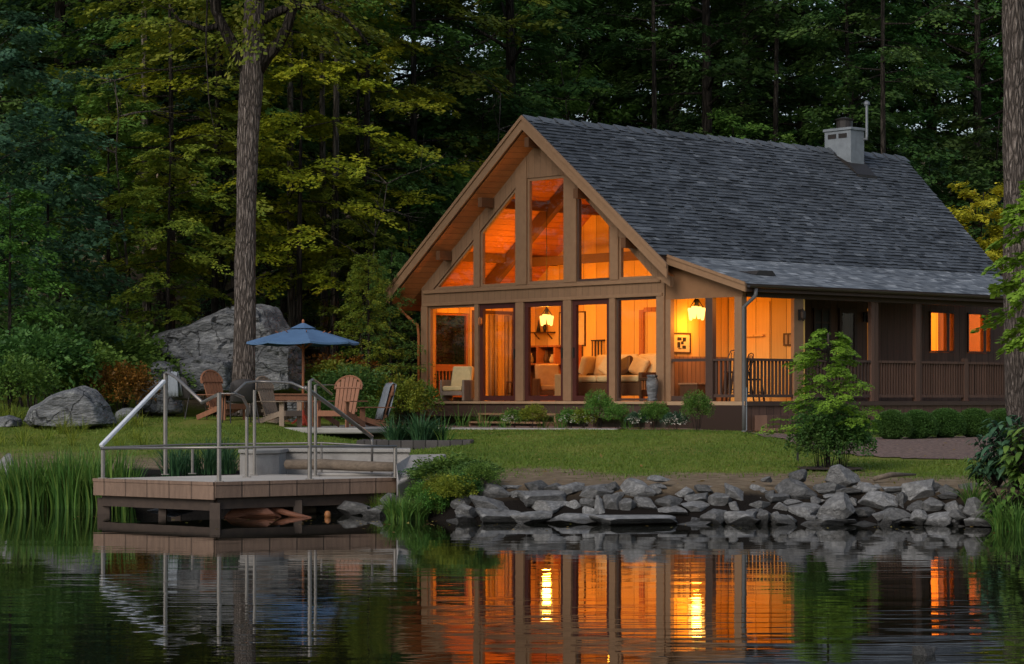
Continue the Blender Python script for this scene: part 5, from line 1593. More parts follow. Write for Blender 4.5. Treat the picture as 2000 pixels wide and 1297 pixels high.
LB = [(480, 310, 105, 80), (470, 415, 230, 155), (265, 335, 65, 38), (290, 430, 62, 52), (340, 465, 145, 65), (220, 510, 125, 62), (350, 530, 92, 82), (440, 490, 115, 48), (500, 545, 230, 105), (255, 595, 92, 112), (370, 612, 155, 78), (180, 555, 105, 44), (35, 665, 75, 52), (290, 665, 350, 55), (780, 315, 200, 150), (690, 395, 195, 75), (800, 412, 165, 40), (950, 387, 145, 75), (730, 528, 215, 190), (740, 460, 155, 62), (850, 490, 55, 62), (1000, 490, 260, 140), (920, 560, 165, 75), (1140, 600, 195, 130), (1140, 405, 165, 44), (1290, 425, 195, 145), (1180, 470, 75, 102), (1115, 490, 85, 64), (1260, 515, 125, 64), (1400, 517, 155, 100), (1515, 535, 82, 112), (1285, 587, 105, 92), (1430, 612, 185, 100), (1540, 622, 54, 54), (1400, 385, 85, 54), (1480, 402, 95, 64), (1480, 440, 155, 54), (1590, 550, 64, 82), (1690, 540, 165, 150), (1700, 612, 185, 64), (640, 628, 310, 64), (770, 622, 175, 44), (940, 642, 230, 48), (1310, 667, 115, 38), (1600, 667, 145, 48), (600, 482, 75, 62)]
st_ = [(880 + x * .3, 860 + y * .3, w * .3, h * .3) for x, y, w, h in LA] + [(1420 + x * .29, 840 + y * .29, w * .29, h * .29) for x, y, w, h in LB]
rs_ = random.Random(21)
extra = []
for k in range(112):                                  # smaller stones wedged in behind
    x = 915 + 1010 * (k + rs_.random()) / 112; extra.append((x, 953 + rs_.random() * 66, rs_.uniform(20, 48), rs_.uniform(13, 26)))
rows = {'top': [], 'middle': [], 'waterline': []}
allst = [(a, 0) for a in st_] + [(a, 1) for a in extra]
for (px, py, w_px, h_px), ex in allst:
    row = 'top' if py < 958 else ('middle' if py < 997 else 'waterline')
    rows[row].append((px, py, w_px, h_px, ex))
ORD = lambda n: f"{n}{'th' if 10 <= n % 100 <= 20 else {1: 'st', 2: 'nd', 3: 'rd'}.get(n % 10, 'th')}"
i = 0
for row, lst in rows.items():
    lst.sort()
    for k, (px, py, w_px, h_px, ex) in enumerate(lst):
        X = (px - CX) / F * 27
        D = shore(X) + .12 + max(0, (1022 - py)) / 100 * .95 + (.13 if ex else 0)
        if py + h_px / 2 > 1018: D = shore(X) + .02
        c = at(px, py, D); kx = D / F
        shp = 'broad flat' if w_px > 2.6 * h_px else ('upright' if h_px > w_px * 1.05 else ('large angular' if w_px > 48 else ('rounded' if i % 2 else 'chunky')))
        if ex: shp = 'small'
        name = 'bank_stone'
        o = bpy.data.objects.new(name, SM[(i * 7) % 16]); COL.objects.link(o)
        if not o.data.materials: o.data.materials.append(M['stone'])
        lab = f"{shp} grey stone, {ORD(k + 1)} from the grassy end along the {row} course of the bank"
        tag(o, lab, 'stone', 'grey stones of the pond bank')
        o.location = c
        flip = rs_.choice((0, math.pi))
        o.rotation_euler = (rs_.uniform(-.15, .15), rs_.uniform(-.14, .14), flip + rs_.uniform(-.25, .25))
        if w_px > 2.6 * h_px: o.rotation_euler.y *= .3
        o.scale = (w_px / 2 * kx * (1.08 if ex else 1.22), max(w_px, h_px) * .44 * kx + .04, h_px / 2 * kx * (1.0 if ex else 1.16))
        i += 1
t_ = bpy.data.objects.new('bank_stone', SM[3]); COL.objects.link(t_); tag(t_, 'lone grey stone poking out of the water far from the bank', 'stone')
t_.location = at(1806, 1292, 13.2); t_.location.z = -.02; t_.scale = (.07, .07, .075)
for px, py, w_px, h_px, lab in ((30, 1000 - 12, 70, 40, 'dark soaked stone under the reeds'), (10, 925, 60, 80, 'rounded stone beside the reeds at the edge of the lawn')):
    D = 31.4; o = bpy.data.objects.new('bank_stone', SM[5 if px > 20 else 8]); COL.objects.link(o); tag(o, lab, 'stone'); o.location = at(px, py, D); k = D / F; o.scale = (w_px / 2 * k, w_px * .4 * k, h_px / 2 * k)

for px, py, D, w_px, h_px, lab in ((700, 994, 29.2, 70, 26, 'flat dark stone in the shadow under the right end of the dock'), (738, 1000, 28.9, 58, 30, 'blocky dark stone at the foot of the bank beside the dock'), (762, 984, 29.0, 46, 34, 'upright dark stone against the right dock corner'), (660, 998, 29.6, 80, 22, 'long flat dark stone deep under the dock'), (590, 1002, 29.7, 70, 20, 'flat dark stone behind the red driftwood'), (340, 1000, 30.2, 90, 22, 'long dark stone under the left half of the dock'),
                                  (892, 1021, 27.6, 44, 22, 'small pale stone alone at the waterline left of the bank stones'), (915, 1004, 27.6, 50, 34, 'rounded stone at the grassy end of the bank, just above the water'), (905, 986, 27.9, 46, 30, 'stone half hidden by the shrubs at the grassy end of the bank')):
    o = bpy.data.objects.new('bank_stone', SM[(px * 3) % 16]); COL.objects.link(o); tag(o, lab, 'stone'); o.location = at(px, py, D); k = D / F; o.scale = (w_px / 2 * k * 1.15, w_px * .45 * k, h_px / 2 * k * 1.25); o.rotation_euler.z = px
# boulders
def boulder(label, pts, D, depth, seed, push=.12, name='boulder', lean=0.0, amp=.06):
    """hull of a silhouette (px,py) given thickness, broken up by noise"""
    P3 = []
    cx = sum(p[0] for p in pts) / len(pts); cyy = sum(p[1] for p in pts) / len(pts)
    for (x, y) in pts:
        P3.append(at(x, y, D))
        for q_, f_ in ((-1, .72), (1, .75)):
            xx, yy = cx + (x - cx) * f_, cyy + (y - cyy) * (f_ if y < cyy else .95)
            p = at(xx, yy, D); p.y += q_ * depth / 2 + lean * (p.z - 1.5); P3.append(p)
    base = Vector((at(cx, cyy, D).x, D, min(p.z for p in P3)))
    bm = bmesh.new()
    for p in P3: bm.verts.new(p - base)
    r_ = bmesh.ops.convex_hull(bm, input=bm.verts)
    bmesh.ops.delete(bm, geom=[g_ for g_ in r_['geom_interior'] if isinstance(g_, bmesh.types.BMVert)], context='VERTS')
    bmesh.ops.triangulate(bm, faces=bm.faces)
    for _ in range(5):
        es = [e for e in bm.edges if e.calc_length() > .085]
        if not es: break
        bmesh.ops.subdivide_edges(bm, edges=es, cuts=1, use_grid_fill=True)
        bmesh.ops.triangulate(bm, faces=bm.faces)
    for _ in range(2): bmesh.ops.smooth_vert(bm, verts=bm.verts, factor=.5, use_axis_x=True, use_axis_y=True, use_axis_z=True)
    bm.normal_update()
    for v in bm.verts:
        o = Vector((seed * 3.3, seed, 0)); c_ = v.co
        n_ = noise.noise(c_ * 1.1 + o) * amp + noise.noise(Vector((c_.x * 2, c_.y * 2, c_.z * 6)) + o) * amp * .55 + noise.noise(c_ * 7 + o) * amp * .3
        # bedding cracks
        k = abs(noise.noise(Vector((c_.x * .7 + c_.z * .5, c_.y * .7, c_.z * 2.6 - c_.x * .6)) + o)); n_ -= amp * 1.2 * max(0, 1 - k / .06)
        v.co += v.normal * n_
    me = bpy.data.meshes.new(name); bm.to_mesh(me); bm.free()
    me.polygons.foreach_set('use_smooth', [True] * len(me.polygons))
    if hasattr(me, 'set_sharp_from_angle'): me.set_sharp_from_angle(angle=R(38))
    o = link_mesh(name, me, M['boulder']); o.location = base
    return tag(o, label, 'boulder')


boulder('huge grey boulder with a long sloping flat top behind the big tree trunk', [(288, 672), (300, 659), (380, 627), (455, 599), (515, 596), (540, 602), (558, 628), (588, 668), (585, 700), (470, 716), (330, 705), (290, 695)], 52.5, 2.6, 1, amp=.07)
boulder('cracked lower block under the huge boulder, right of the trunk', [(455, 690), (500, 662), (560, 660), (590, 672), (592, 765), (470, 770)], 51.8, 2.0, 2, amp=.07)
boulder('angular brown grey block under the huge boulder, left of the trunk', [(340, 702), (400, 690), (460, 705), (466, 765), (345, 770)], 51.4, 1.4, 3, amp=.07)
boulder('knobbly pale rock at the left foot of the huge boulder', [(288, 712), (312, 702), (345, 712), (358, 745), (352, 780), (290, 780)], 50.4, .9, 4, amp=.05)
boulder('squat rock with pale streaks behind the sloped handrail', [(262, 760), (285, 742), (330, 738), (352, 752), (360, 808), (268, 808)], 48.2, 1.0, 5, amp=.05)
boulder('smooth domed grey boulder standing alone at the left of the lawn', [(44, 822), (60, 795), (110, 768), (165, 752), (190, 760), (214, 788), (230, 828), (140, 836), (60, 834)], 41.5, 1.3, 6, amp=.035)
boulder('low flat rock beside the domed boulder', [(224, 806), (240, 797), (262, 797), (275, 815), (268, 828), (226, 828)], 43.5, .5, 7, amp=.03)
boulder('pale flat rock at the far left edge of the lawn', [(-30, 830), (-10, 815), (20, 808), (42, 818), (44, 834), (-20, 838)], 41.5, .8, 8, amp=.03)
# stick lying on the bank
a_, b_ = at(1708, 942, 28.6), at(1788, 926, 29.4); a_.z = ground_z(a_.x, a_.y) + .05; b_.z = ground_z(b_.x, b_.y) + .07
t_ = thing('fallen_branch', 'dark fallen branch lying on the bare soil above the stones', 'branch', (a_ + b_) / 2); d_ = (b_ - a_) / 2
mb = MB(); mb.tube([-d_, -d_ * .2 + Vector((0, 0, .03)), d_], [.03, .035, .012], 7); mb.build('branch_wood', M['log'], t_, smooth=True)
# ============================================================ GARDEN PLANTS
BL = {k: blades_mesh(*v) for k, v in {
    'reed1': ('reeds', 41, 95, .95, .30, .028, .5, 5, .26, .5), 'reed2': ('reeds', 42, 95, 1.0, .38, .028, .5, 5, .26, .5),
    'iris': ('strap_leaves', 43, 120, .62, .42, .03, .5, 5, .14, .8), 'tuft': ('grass_tuft', 44, 90, .5, .42, .016, .5, 5, .10, .95),
    'tall': ('tall_grass', 45, 110, .62, .40, .015, .5, 5, .16, .7), 'wisp': ('grass_wisp', 46, 36, .46, .30, .010, .5, 4, .10, .7)}.items()}


def clump(kind, mesh, loc, leaf, label, cat='plant', group=None, s=1.0, rz=None, child='foliage'):
    o = link_mesh(kind, BL[mesh], M[leaf], None, True); o.location = loc; o.scale = (s, s, s * rnd.uniform(.92, 1.08)); o.rotation_euler = (0, 0, rnd.uniform(0, 6.28) if rz is None else rz)
    return tag(o, label, cat, group)


def shrub(kind, mesh, loc, leaf, label, s=1.0, cat='shrub', group=None, sz=None):
    return plant_tree(kind, S[mesh], loc, M[leaf], M['bark_dark'], label, cat, group, s, rnd.uniform(0, 6.28), sz, ('stems', 'foliage'))


# reeds in the shallows, left
for k in range(20):
    px = 8 + 225 * (k + .5 * rnd.random()) / 20; D = 30.9 + .7 * rnd.random()
    X = (px - CX) / F * D
    clump('reed_clump', 'reed1' if k % 2 else 'reed2', (X, D, -.05 + max(0, ground_z(X, D)) * .6), 'reed', 'clump of tall upright green reeds in the shallows left of the dock', 'reeds', 'reeds left of the dock', rnd.uniform(.74, .98) * (.8 if px < 25 else 1))
for i, (px, D) in enumerate(((265, 31.6), (338, 31.8), (372, 32.0), (405, 32.1), (440, 32.2), (350, 32.8), (425, 32.9))):
    clump('tall_grass', 'tall', gz(px, D), 'blade', 'clump of dark arching grass on the bank just behind the dock railing', 'grass', 'grass clumps behind the dock', rnd.uniform(.75, .95))
for px, D in ((770, 28.1), (790, 27.9), (815, 28.0), (838, 28.3)):
    clump('grass_tuft', 'tuft', (gz(px, D)[0], D, max(.02, ground_z(gz(px, D)[0], D) - .04)), 'reed', 'arching yellow green grass tuft at the waterline between dock and stones', 'grass', 'grass tufts at the waterline', rnd.uniform(.7, .95))
c = gz(885, 28.9); shrub('mound_shrub', 'loose1', (c[0], c[1], c[2] - .12), 'leaf_mid', 'leafy green mound shrub on the bank between dock and stones', .68, sz=.40)
c = gz(930, 28.5); shrub('mound_shrub', 'loose1', (c[0], c[1], c[2] - .1), 'leaf_dark', 'darker half of the shrub mound touching the first stones', .42, sz=.32)
c = gz(845, 29.2); shrub('mound_shrub', 'fine', (c[0], c[1], c[2] - .1), 'leaf_dark', 'brown green twiggy shrub beside the sloped concrete', .7, sz=.36)
for px, D, lf, s_, lab in ((862, 28.3, 'leaf_olive', .5, 'brown green twiggy shrub low on the bank below the leafy mound'), (905, 28.0, 'leaf_dark', .5, 'dark twiggy shrub low on the bank next to the first stones'), (828, 28.6, 'leaf_mid', .5, 'green twiggy shrub above the waterline grass tufts')):
    c = gz(px, D); shrub('bank_shrub', 'fine', (c[0], c[1], max(.02, c[2]) - .08), lf, lab, s_, sz=s_ * .8)
for i, (px, D, lf, lab) in enumerate(((850, 28.05, 'leaf_mid', 'low green twiggy shrub at the foot of the bank left of the stones'), (880, 27.95, 'leaf_olive', 'low olive twiggy shrub at the foot of the bank left of the stones'), (895, 27.9, 'leaf_olive', 'low dull twiggy shrub at the foot of the bank beside the stones'), (935, 28.1, 'leaf_mid', 'low green shrub trailing over the first bank stones'))):
    c = gz(px, D); shrub('bank_shrub', 'fine', (c[0], c[1], max(.02, c[2]) - .06), lf, lab, .5, sz=.42)
for i in range(17):
    px = 735 + 165 * i / 16; D = np.interp(px, [735, 800, 900], [29.0, 28.2, 27.8]) + rnd.uniform(0, .5); c = gz(px, D)
    clump('grass_wisp', 'tuft' if i % 3 == 0 else 'wisp', (c[0], D, max(.03, c[2]) - .02), 'reed' if i % 2 else 'grass', 'thin grass tuft on the dark bank between dock and stones', 'grass', 'thin tufts on the dark bank', rnd.uniform(.5, .85))
# planter strap leaves
for i, (px, D, s_, lab) in enumerate(((772, 39.9, .92, 'strap leaved plant at the left of the charcoal planter'), (822, 39.7, 1.05, 'tall strap leaved clump in the middle of the charcoal planter'), (850, 40.0, .95, 'arching strap leaved clump right of the middle in the charcoal planter'), (798, 40.1, .8, 'short strap leaved clump behind the left plant of the planter'))):
    c = gz(px, D); clump('strap_plant', 'iris', (c[0], c[1], zg + .09), 'blade', lab, 'plant', None, s_)
clump('strap_plant', 'wisp', (gz(868, 39.8)[0], 39.8, zg + .09), 'reed', 'thin arching pale grass at the right of the charcoal planter', 'plant', None, 1.3)
# bed along the front deck
FB = [(1005, 'flower', 'white flowering plant left of the step boxes'), (1040, 'fine', 'yellow green wispy shrub below the second door'), (1115, 'flower', 'low bush dotted with white flowers below the third door'), (1140, 'flower', 'white flowering clump right of the low white bush'), (1170, 'fine', 'upright green shrub below the deck near the candle jar'), (1205, 'fine', 'wispy green plant between shrub and urn'), (1250, 'loose1', 'large blue green leafy plant with white flowers by the corner post'), (1320, 'loose1', 'broad leafy plant with white blooms in front of the sunroom'), (1278, 'fine', 'tall loose plant under the stone urn'), (1362, 'fine', 'tall feathery green plant in front of the sunroom railing')]
for px, k, lab in FB:
    D = np.interp(px, [950, 1205, 1370], [49.6, 47.6, 46.4]); c = gz(px, D)
    big = k == 'loose1'
    s_ = {'flower': .85, 'fine': .6, 'loose1': .36}[k] * (1.1 if px in (1170, 1362, 1278) else 1)
    leaf = 'leaf_teal' if big else ('leaf_olive' if px in (1040, 1140) else 'leaf_mid')
    t_ = shrub('flowering_plant' if (big or k == 'flower') else 'garden_shrub', k, c, leaf, lab, s_, 'plant', None, s_ * (1.0 if big else 1.0) * (.9 if px not in (1362, 1170) else 1.25))
    if big or k == 'flower':
        rg = np.random.default_rng(px); n_ = 34 if big else 26
        v = rg.normal(0, 1, (n_, 3)); v[:, 2] = np.abs(v[:, 2]) * .8; v[:, 1] = -np.abs(v[:, 1]) * .8; v = unit(v)
        sx, sh = (.62, .9) if big else (.28, .38)
        cc = v * np.array([sx, sx, sh * .55]) + np.array([0, 0, sh * .5])
        cs = np.repeat(cc, 5, 0) + rg.normal(0, .02 / s_, (n_ * 5, 3)); d_ = rg.normal(0, 1, (n_ * 5, 3))
        V_ = leaf_quads(cs, d_, np.tile([0, -.6, .8], (n_ * 5, 1)) + rg.normal(0, .3, (n_ * 5, 3)), np.full(n_ * 5, .035 / s_), np.full(n_ * 5, .03 / s_))
        t_.rotation_euler.z = 0
        link_mesh('blossom', quads_mesh('blossom', V_, n_ * 5, rg.random(n_ * 5)), M['flower'], t_)
for i, px in enumerate((905, 945, 985, 1060, 1095, 1225)):
    D = np.interp(px, [900, 1230], [50.6, 47.6]); clump('grass_wisp', 'wisp', gz(px, D), 'reed', 'wispy pale green grass growing along the front deck skirt', 'grass', 'wispy grasses along the deck', rnd.uniform(1.0, 1.5))
for i, (px, D, s_, lab) in enumerate(((690, 44.8, .5, 'light green groundcover bush under the arched garden chair'), (650, 45.6, .45, 'light green groundcover bush right of the umbrella pole'), (735, 46.2, .45, 'small light green bush left of the planter leaves'))):
    shrub('low_bush', 'loose1', gz(px, D), 'leaf_mid', lab, s_)
c = gz(775, 50.5); shrub('yellow_shrub', 'loose2', c, 'leaf_olive', 'yellow green shrub at the left corner of the cabin deck', .62, sz=.75)
c = gz(800, 52.5); shrub('green_shrub', 'loose2', c, 'leaf_mid', 'mid green shrub against the left wall of the cabin', .6, sz=.7)
# clipped box balls
for px, lab in ((1742, 'clipped round box bush nearest the little maple'), (1792, 'second clipped box bush from the little maple'), (1846, 'middle clipped box bush under the porch railing'), (1902, 'fourth clipped box bush from the little maple'), (1957, 'last clipped box bush at the right end of the row')):
    D = np.interp(px, [1740, 1960], [45.0, 47.5]); c = gz(px, D)
    bb = shrub('box_bush', 'round', (c[0], c[1], c[2] - .03), 'box', lab, rnd.uniform(.80, .88), 'bush', 'clipped box bushes along the porch', rnd.uniform(.88, .96))
    core = MB(); core.lathe([(.12, .02), (.30, .12), (.325, .28), (.26, .43), (.12, .52), (.02, .535)], 16); core.build('solid_core', M['box'], bb, smooth=True)  # solid body in the darkest leaf tone, closes the gaps between leaves
# little maple with a darker bush at its foot
c = gz(1618, 32.0)
plant_tree('young_maple', T['garden_maple'], c, M['leaf_lime'], M['bark_dark'], 'bright green young maple with layered leaves on the lawn', 'tree', None, 1.04, .6)
shrub('twiggy_shrub', 'fine', (c[0] - .02, c[1] + .1, c[2]), 'leaf_dark', 'dark twiggy shrub under the bright young maple', 1.02, sz=.98)
shrub('twiggy_shrub', 'fine', (c[0] + .22, c[1] + .2, c[2]), 'leaf_mid', 'greener twiggy shrub right of the young maple stem', .8, sz=.95)
shrub('twiggy_shrub', 'loose1', (c[0] - .12, c[1] + .02, c[2] - .05), 'leaf_dark', 'low dark leafy bush filling the foot of the young maple on its left', .52, sz=.62)
shrub('twiggy_shrub', 'loose1', (c[0] + .18, c[1] + .1, c[2] - .05), 'leaf_dark', 'low dark leafy bush filling the foot of the young maple on its right', .56, sz=.7)
sheet('soil_ring', [(c[0] + .42 * math.cos(a), c[1] - .1 + .5 * math.sin(a)) for a in np.linspace(0, 6.28, 14)[:-1]], M['mulch_soil'], .03, step=.12)
# broad-leaved plants at the right shore
def broad_mesh(name, seed, n, h, spread, w):
    rng = np.random.default_rng(seed); V, ti = [], []
    tb = MB()
    for i in range(n):
        a = rng.random() * 6.283; hd = np.array([math.cos(a), math.sin(a), 0]); sd = np.array([-hd[1], hd[0], 0])
        hh = h * (.25 + .75 * rng.random()); out = spread * (.25 + .75 * rng.random()); tt = rng.random()
        tip = hd * out * .55 + np.array([0, 0, hh])
        tb.tube([(0, 0, -.05), tuple(tip * .55 + np.array([0, 0, hh * .15])), tuple(tip)], [.008, .006, .004], 4, cap=False)
        nn = rng.integers(2, 5)
        for j in range(nn):
            b = a + rng.normal(0, .9); hd2 = np.array([math.cos(b), math.sin(b), 0]); sd2 = np.array([-hd2[1], hd2[0], 0])
            p = tip * (.6 + .4 * (j + 1) / nn); ln = w * 2.6 * (.6 + .6 * rng.random()); prev = None; el = rng.normal(.1, .3)
            for k in range(5):
                q = k / 4; c_ = p + hd2 * ln * q + np.array([0, 0, ln * (el * q - .55 * q * q)]); wd = w * .5 * math.sin(math.pi * min(1, .08 + .92 * q)) ** .8 + .002
                cur = (c_ - sd2 * wd + np.array([0, 0, wd * .25]), c_ + sd2 * wd + np.array([0, 0, wd * .25]))
                if prev is not None: V += [prev[0], prev[1], cur[1], cur[0]]; ti.append(min(1, tt * .7 + .3 * rng.random()))
                prev = cur
    return tb.mesh(name + '_stems', fix=False), quads_mesh(name, np.array(V), len(ti), np.array(ti))


S['broad1'] = broad_mesh('broad', 51, 80, .75, .6, .058); S['broad2'] = broad_mesh('broad', 52, 70, .6, .55, .05)
for px, D, k, s_, lf, lab in ((1985, 26.9, 'broad1', 1.0, 'leaf_teal', 'tall blue green broad leaved plant at the right edge of the shore'), (1945, 27.2, 'broad2', .95, 'leaf_teal', 'blue green leafy plant left of the tall shore plant'), (1968, 26.2, 'broad2', .9, 'leaf_mid', 'dark green broad leaved plant leaning over the water'), (2015, 26.4, 'broad1', 1.1, 'leaf_mid', 'big leafy plant cut by the right edge of the picture'), (1915, 27.6, 'broad2', .55, 'leaf_mid', 'small leafy plant at the end of the stone bank'), (1990, 29.0, 'broad1', 1.05, 'leaf_teal', 'broad leaved plant behind the tall shore plant')):
    shrub('shore_plant', k, gz(px, D), lf, lab, s_, 'plant')
for px, D in ((1955, 26.0), (1985, 25.7), (1900, 26.9)):
    clump('grass_tuft', 'tuft', (gz(px, D)[0], D, max(.0, gz(px, D)[2])), 'reed', 'arching grass tuft at the waterline by the shore plants', 'grass', 'grass tufts by the shore plants', rnd.uniform(.7, .9))

# lawn grass: too many blades to count
def lawn():
    rng = np.random.default_rng(77); n = 150000
    D = 27.6 + (51 - 27.6) * rng.random(n) ** 1.25; px = rng.uniform(-20, 2020, n); X = (px - CX) / F * D
    gzv = np.array([ground_z(x, y) for x, y in zip(X, D)])
    dsh = D - np.interp(X, SHX, SHY)
    keep = np.array([sst(2.0, 7.4, d + noise.noise((x * .9, y * .45, 5.0)) * 1.5) > r_ * 1.02 for d, x, y, r_ in zip(dsh, X, D, rng.random(n))])
    lx = (X - HX) * SA - (D - HYY) * CA; ly = (X - HX) * CA + (D - HYY) * SA      # cabin coordinates
    keep &= ~((ly > -1.1) & (lx > -8.2) & (lx < 2.9))
    keep &= ~((X > 4.6) & (D > 34.3 + .4 * np.sin(X * 3)) & (D < 48))
    keep &= ~((X > -5.9) & (X < -2.1) & (D > 42.2)); keep &= ~((D > 47) & (X > -3) & (X < 2.2))
    X, D, gzv = X[keep], D[keep], gzv[keep]; n = len(X)
    h = rng.uniform(.016, .036, n) * (1 + .9 * (rng.random(n) < .03)); a = rng.uniform(0, 6.283, n); lean = rng.uniform(.1, .9, n) * h
    w_ = rng.uniform(.006, .011, n)
    p = np.stack([X, D, gzv - .004], 1); s = np.stack([np.cos(a), np.sin(a), 0 * a], 1) * w_[:, None]
    tip = p + np.stack([np.cos(a + 1.3) * lean, np.sin(a + 1.3) * lean, h], 1)
    V = np.empty((n, 4, 3)); V[:, 0] = p - s; V[:, 1] = p + s; V[:, 2] = tip + s * .15; V[:, 3] = tip - s * .15
    patch = np.array([noise.noise((x * .5, y * .35, 9)) for x, y in zip(X, D)])
    o = link_mesh('lawn_grass', quads_mesh('lawn_grass', V.reshape(-1, 3), n, np.clip(.4 + .6 * patch + rng.normal(0, .11, n), 0, 1)), M['grass'])
    tag(o, kind='stuff')
    # taller rough grass at the left, by the boulder
lawn()
for i in range(44):
    px = rnd.uniform(-10, 330); D = rnd.uniform(37.5, 43.2)
    clump('rough_grass', 'wisp', gz(px, D), 'leaf_olive', 'low tuft of rough grass on the unmown lawn below the domed boulder', 'grass', 'rough grass tufts by the domed boulder', rnd.uniform(.5, .95))

# ============================================================ WOOD
def ftree(kind, mk, px, D, leaf, barkm, label, group, s=1.0, dz=0, cat='tree', sz=None):
    X = (px - CX) / F * D
    return plant_tree(kind, T[mk], (X, D, ground_z(X, D) - .1 + dz), M[leaf], M[barkm], label, cat, group, s, rnd.uniform(0, 6.28), sz)


# the big tree on the lawn
D0 = 47.0
tb = MB(); q = lambda px, py, D=D0: tuple(at(px, py, D) - at(478, 800, D0))
path = [(474, 812), (476, 760), (477, 700), (478, 600), (480, 480), (481, 380), (484, 280), (489, 200), (492, 150), (495, 80), (497, 0), (497, -150), (500, -320)]
rad = [.28, .235, .215, .207, .204, .20, .207, .217, .217, .20, .19, .15, .08]
tr = MB(); n_ = 26
fine = []
for i in range(len(path) - 1):
    for k in range(5):
        f_ = k / 5; fine.append((path[i][0] * (1 - f_) + path[i + 1][0] * f_, path[i][1] * (1 - f_) + path[i + 1][1] * f_, rad[i] * (1 - f_) + rad[i + 1] * f_))
tr.tube([q(a, b) for a, b, _ in fine], [r_ * (1 + .02 * noise.noise((0, b * .02, 0))) for a, b, r_ in fine], n_)
trl = []
def limb(pts, r0, r1):
    b_ = MB(); trl.append(b_); b_.tube([q(*p) for p in pts], [r0 + (r1 - r0) * k / (len(pts) - 1) for k in range(len(pts))], 10)
limb([(488, 150), (472, 118), (452, 82), (436, 52), (420, 20), (408, -60), (380, -160)], .15, .06)
limb([(432, 48), (400, 58), (372, 45), (350, 40), (330, 10)], .07, .02)
limb([(424, 28), (424, -40), (440, -140)], .09, .03)
limb([(500, 140), (522, 108), (545, 84), (560, 55), (574, 10), (578, -80), (600, -180)], .15, .06)
limb([(498, 55), (530, 28), (575, 10), (620, 12), (668, 30), (700, 60), (720, 90)], .11, .02)
limb([(405, 0, 47), (402, 90, 46.6), (408, 200, 46.4), (420, 260, 46.2)], .02, .006)
big_limbs = None
big = thing('lawn_tree', 'big straight grey barked tree with forked limbs rising from the lawn', 'tree', at(478, 800, D0))
def gnarl(me, seed, a):
    me.update()
    no = [v.normal.copy() for v in me.vertices]
    for v, n_ in zip(me.vertices, no):
        c_ = v.co; k = noise.noise(Vector((c_.x * 5, c_.y * 5, c_.z * .9 + seed))) + .7 * noise.noise(Vector((c_.x * 13, c_.y * 13, c_.z * 1.8 + seed))) + 1.6 * max(0, noise.noise(Vector((c_.x * 3, c_.y * 3, c_.z * 2.2 + seed * 2))) - .42)
        v.co = c_ + n_ * a * k
    return me


link_mesh('trunk', gnarl(tr.mesh('lawn_tree_trunk', fix=False), 3.0, .022), M['bark'], big).data.polygons.foreach_set('use_smooth', [True] * len(tr.f))
for b_ in trl: b_.build('limb', M['bark_dark'], big, smooth=True)
rng_ = np.random.default_rng(3); O_, D_ = [], []
for i in range(230):
    a_ = rng_.random() * 6.28; r_ = 3.2 * math.sqrt(rng_.random()); O_.append([r_ * math.cos(a_), r_ * math.sin(a_), rng_.uniform(8.8, 13)]); D_.append([math.cos(a_), math.sin(a_), rng_.normal(0, .15)])
for i in range(80):
    px = rng_.uniform(330, 700); py = rng_.uniform(-60, 70 + 60 * (abs(px - 500) / 200)); D_k = 47 + rng_.normal(0, 1.0)
    v = at(px, py, D_k) - at(478, 800, D0); O_.append(list(v)); D_.append([(px - 500) / 150, rng_.normal(0, .5), -.1])
V_, ti_ = sprays(rng_, O_, D_, .9, .75, 40, .12, .08, droop=.3, thick=.03, flat=.3)
link_mesh('crown', quads_mesh('lawn_tree_crown', V_, len(ti_), ti_), M['leaf_olive'], big)

# gold and olive maples round the big trunk
GM = [('maple1', 330, 55.0, 'leaf_olive', 1.0, 'broad olive gold maple left of the big trunk'), ('maple1', 420, 57.0, 'leaf_gold', .95, 'gold leaved maple just behind the big trunk'), ('maple2', 585, 56.5, 'leaf_gold', 1.0, 'gold leaved maple right of the big trunk, above the umbrella'),
      ('maple1', 690, 60.0, 'leaf_gold', .95, 'gold maple with drooping sprays left of the cabin gable'), ('maple2', 330, 52.8, 'leaf_olive', .72, 'low olive maple with flat layers left of the big trunk'), ('maple2', 660, 57.5, 'leaf_olive', .66, 'low olive maple behind the umbrella'), ('maple1', 245, 60.5, 'leaf_mid', 1.08, 'tall green maple at the left of the gold ones'), ('maple1', 560, 63, 'leaf_olive', 1.2, 'tall olive tree rising behind the gold maple'), ('maple1', 820, 67, 'leaf_olive', 1.4, 'tall olive tree above the left roof slope')]
for mk, px, D, lf, s_, lab in GM: ftree('gold_maple', mk, px, D, lf, 'bark_dark', lab, None, s_)
ftree('cedar_tree', 'cedar', 722, 52.5, 'leaf_olive', 'bark_dark', 'olive pyramid cedar left of the cabin corner', None, .92)
ftree('cedar_tree', 'cedar', 765, 56.0, 'leaf_dark', 'bark_dark', 'dark pyramid cedar hidden behind the cabin corner', None, 1.0)
c = gz(236, 46.5); shrub('rust_shrub', 'loose2', c, 'leaf_rust', 'rust orange shrub between the domed boulder and the huge boulder', .62, sz=.75)
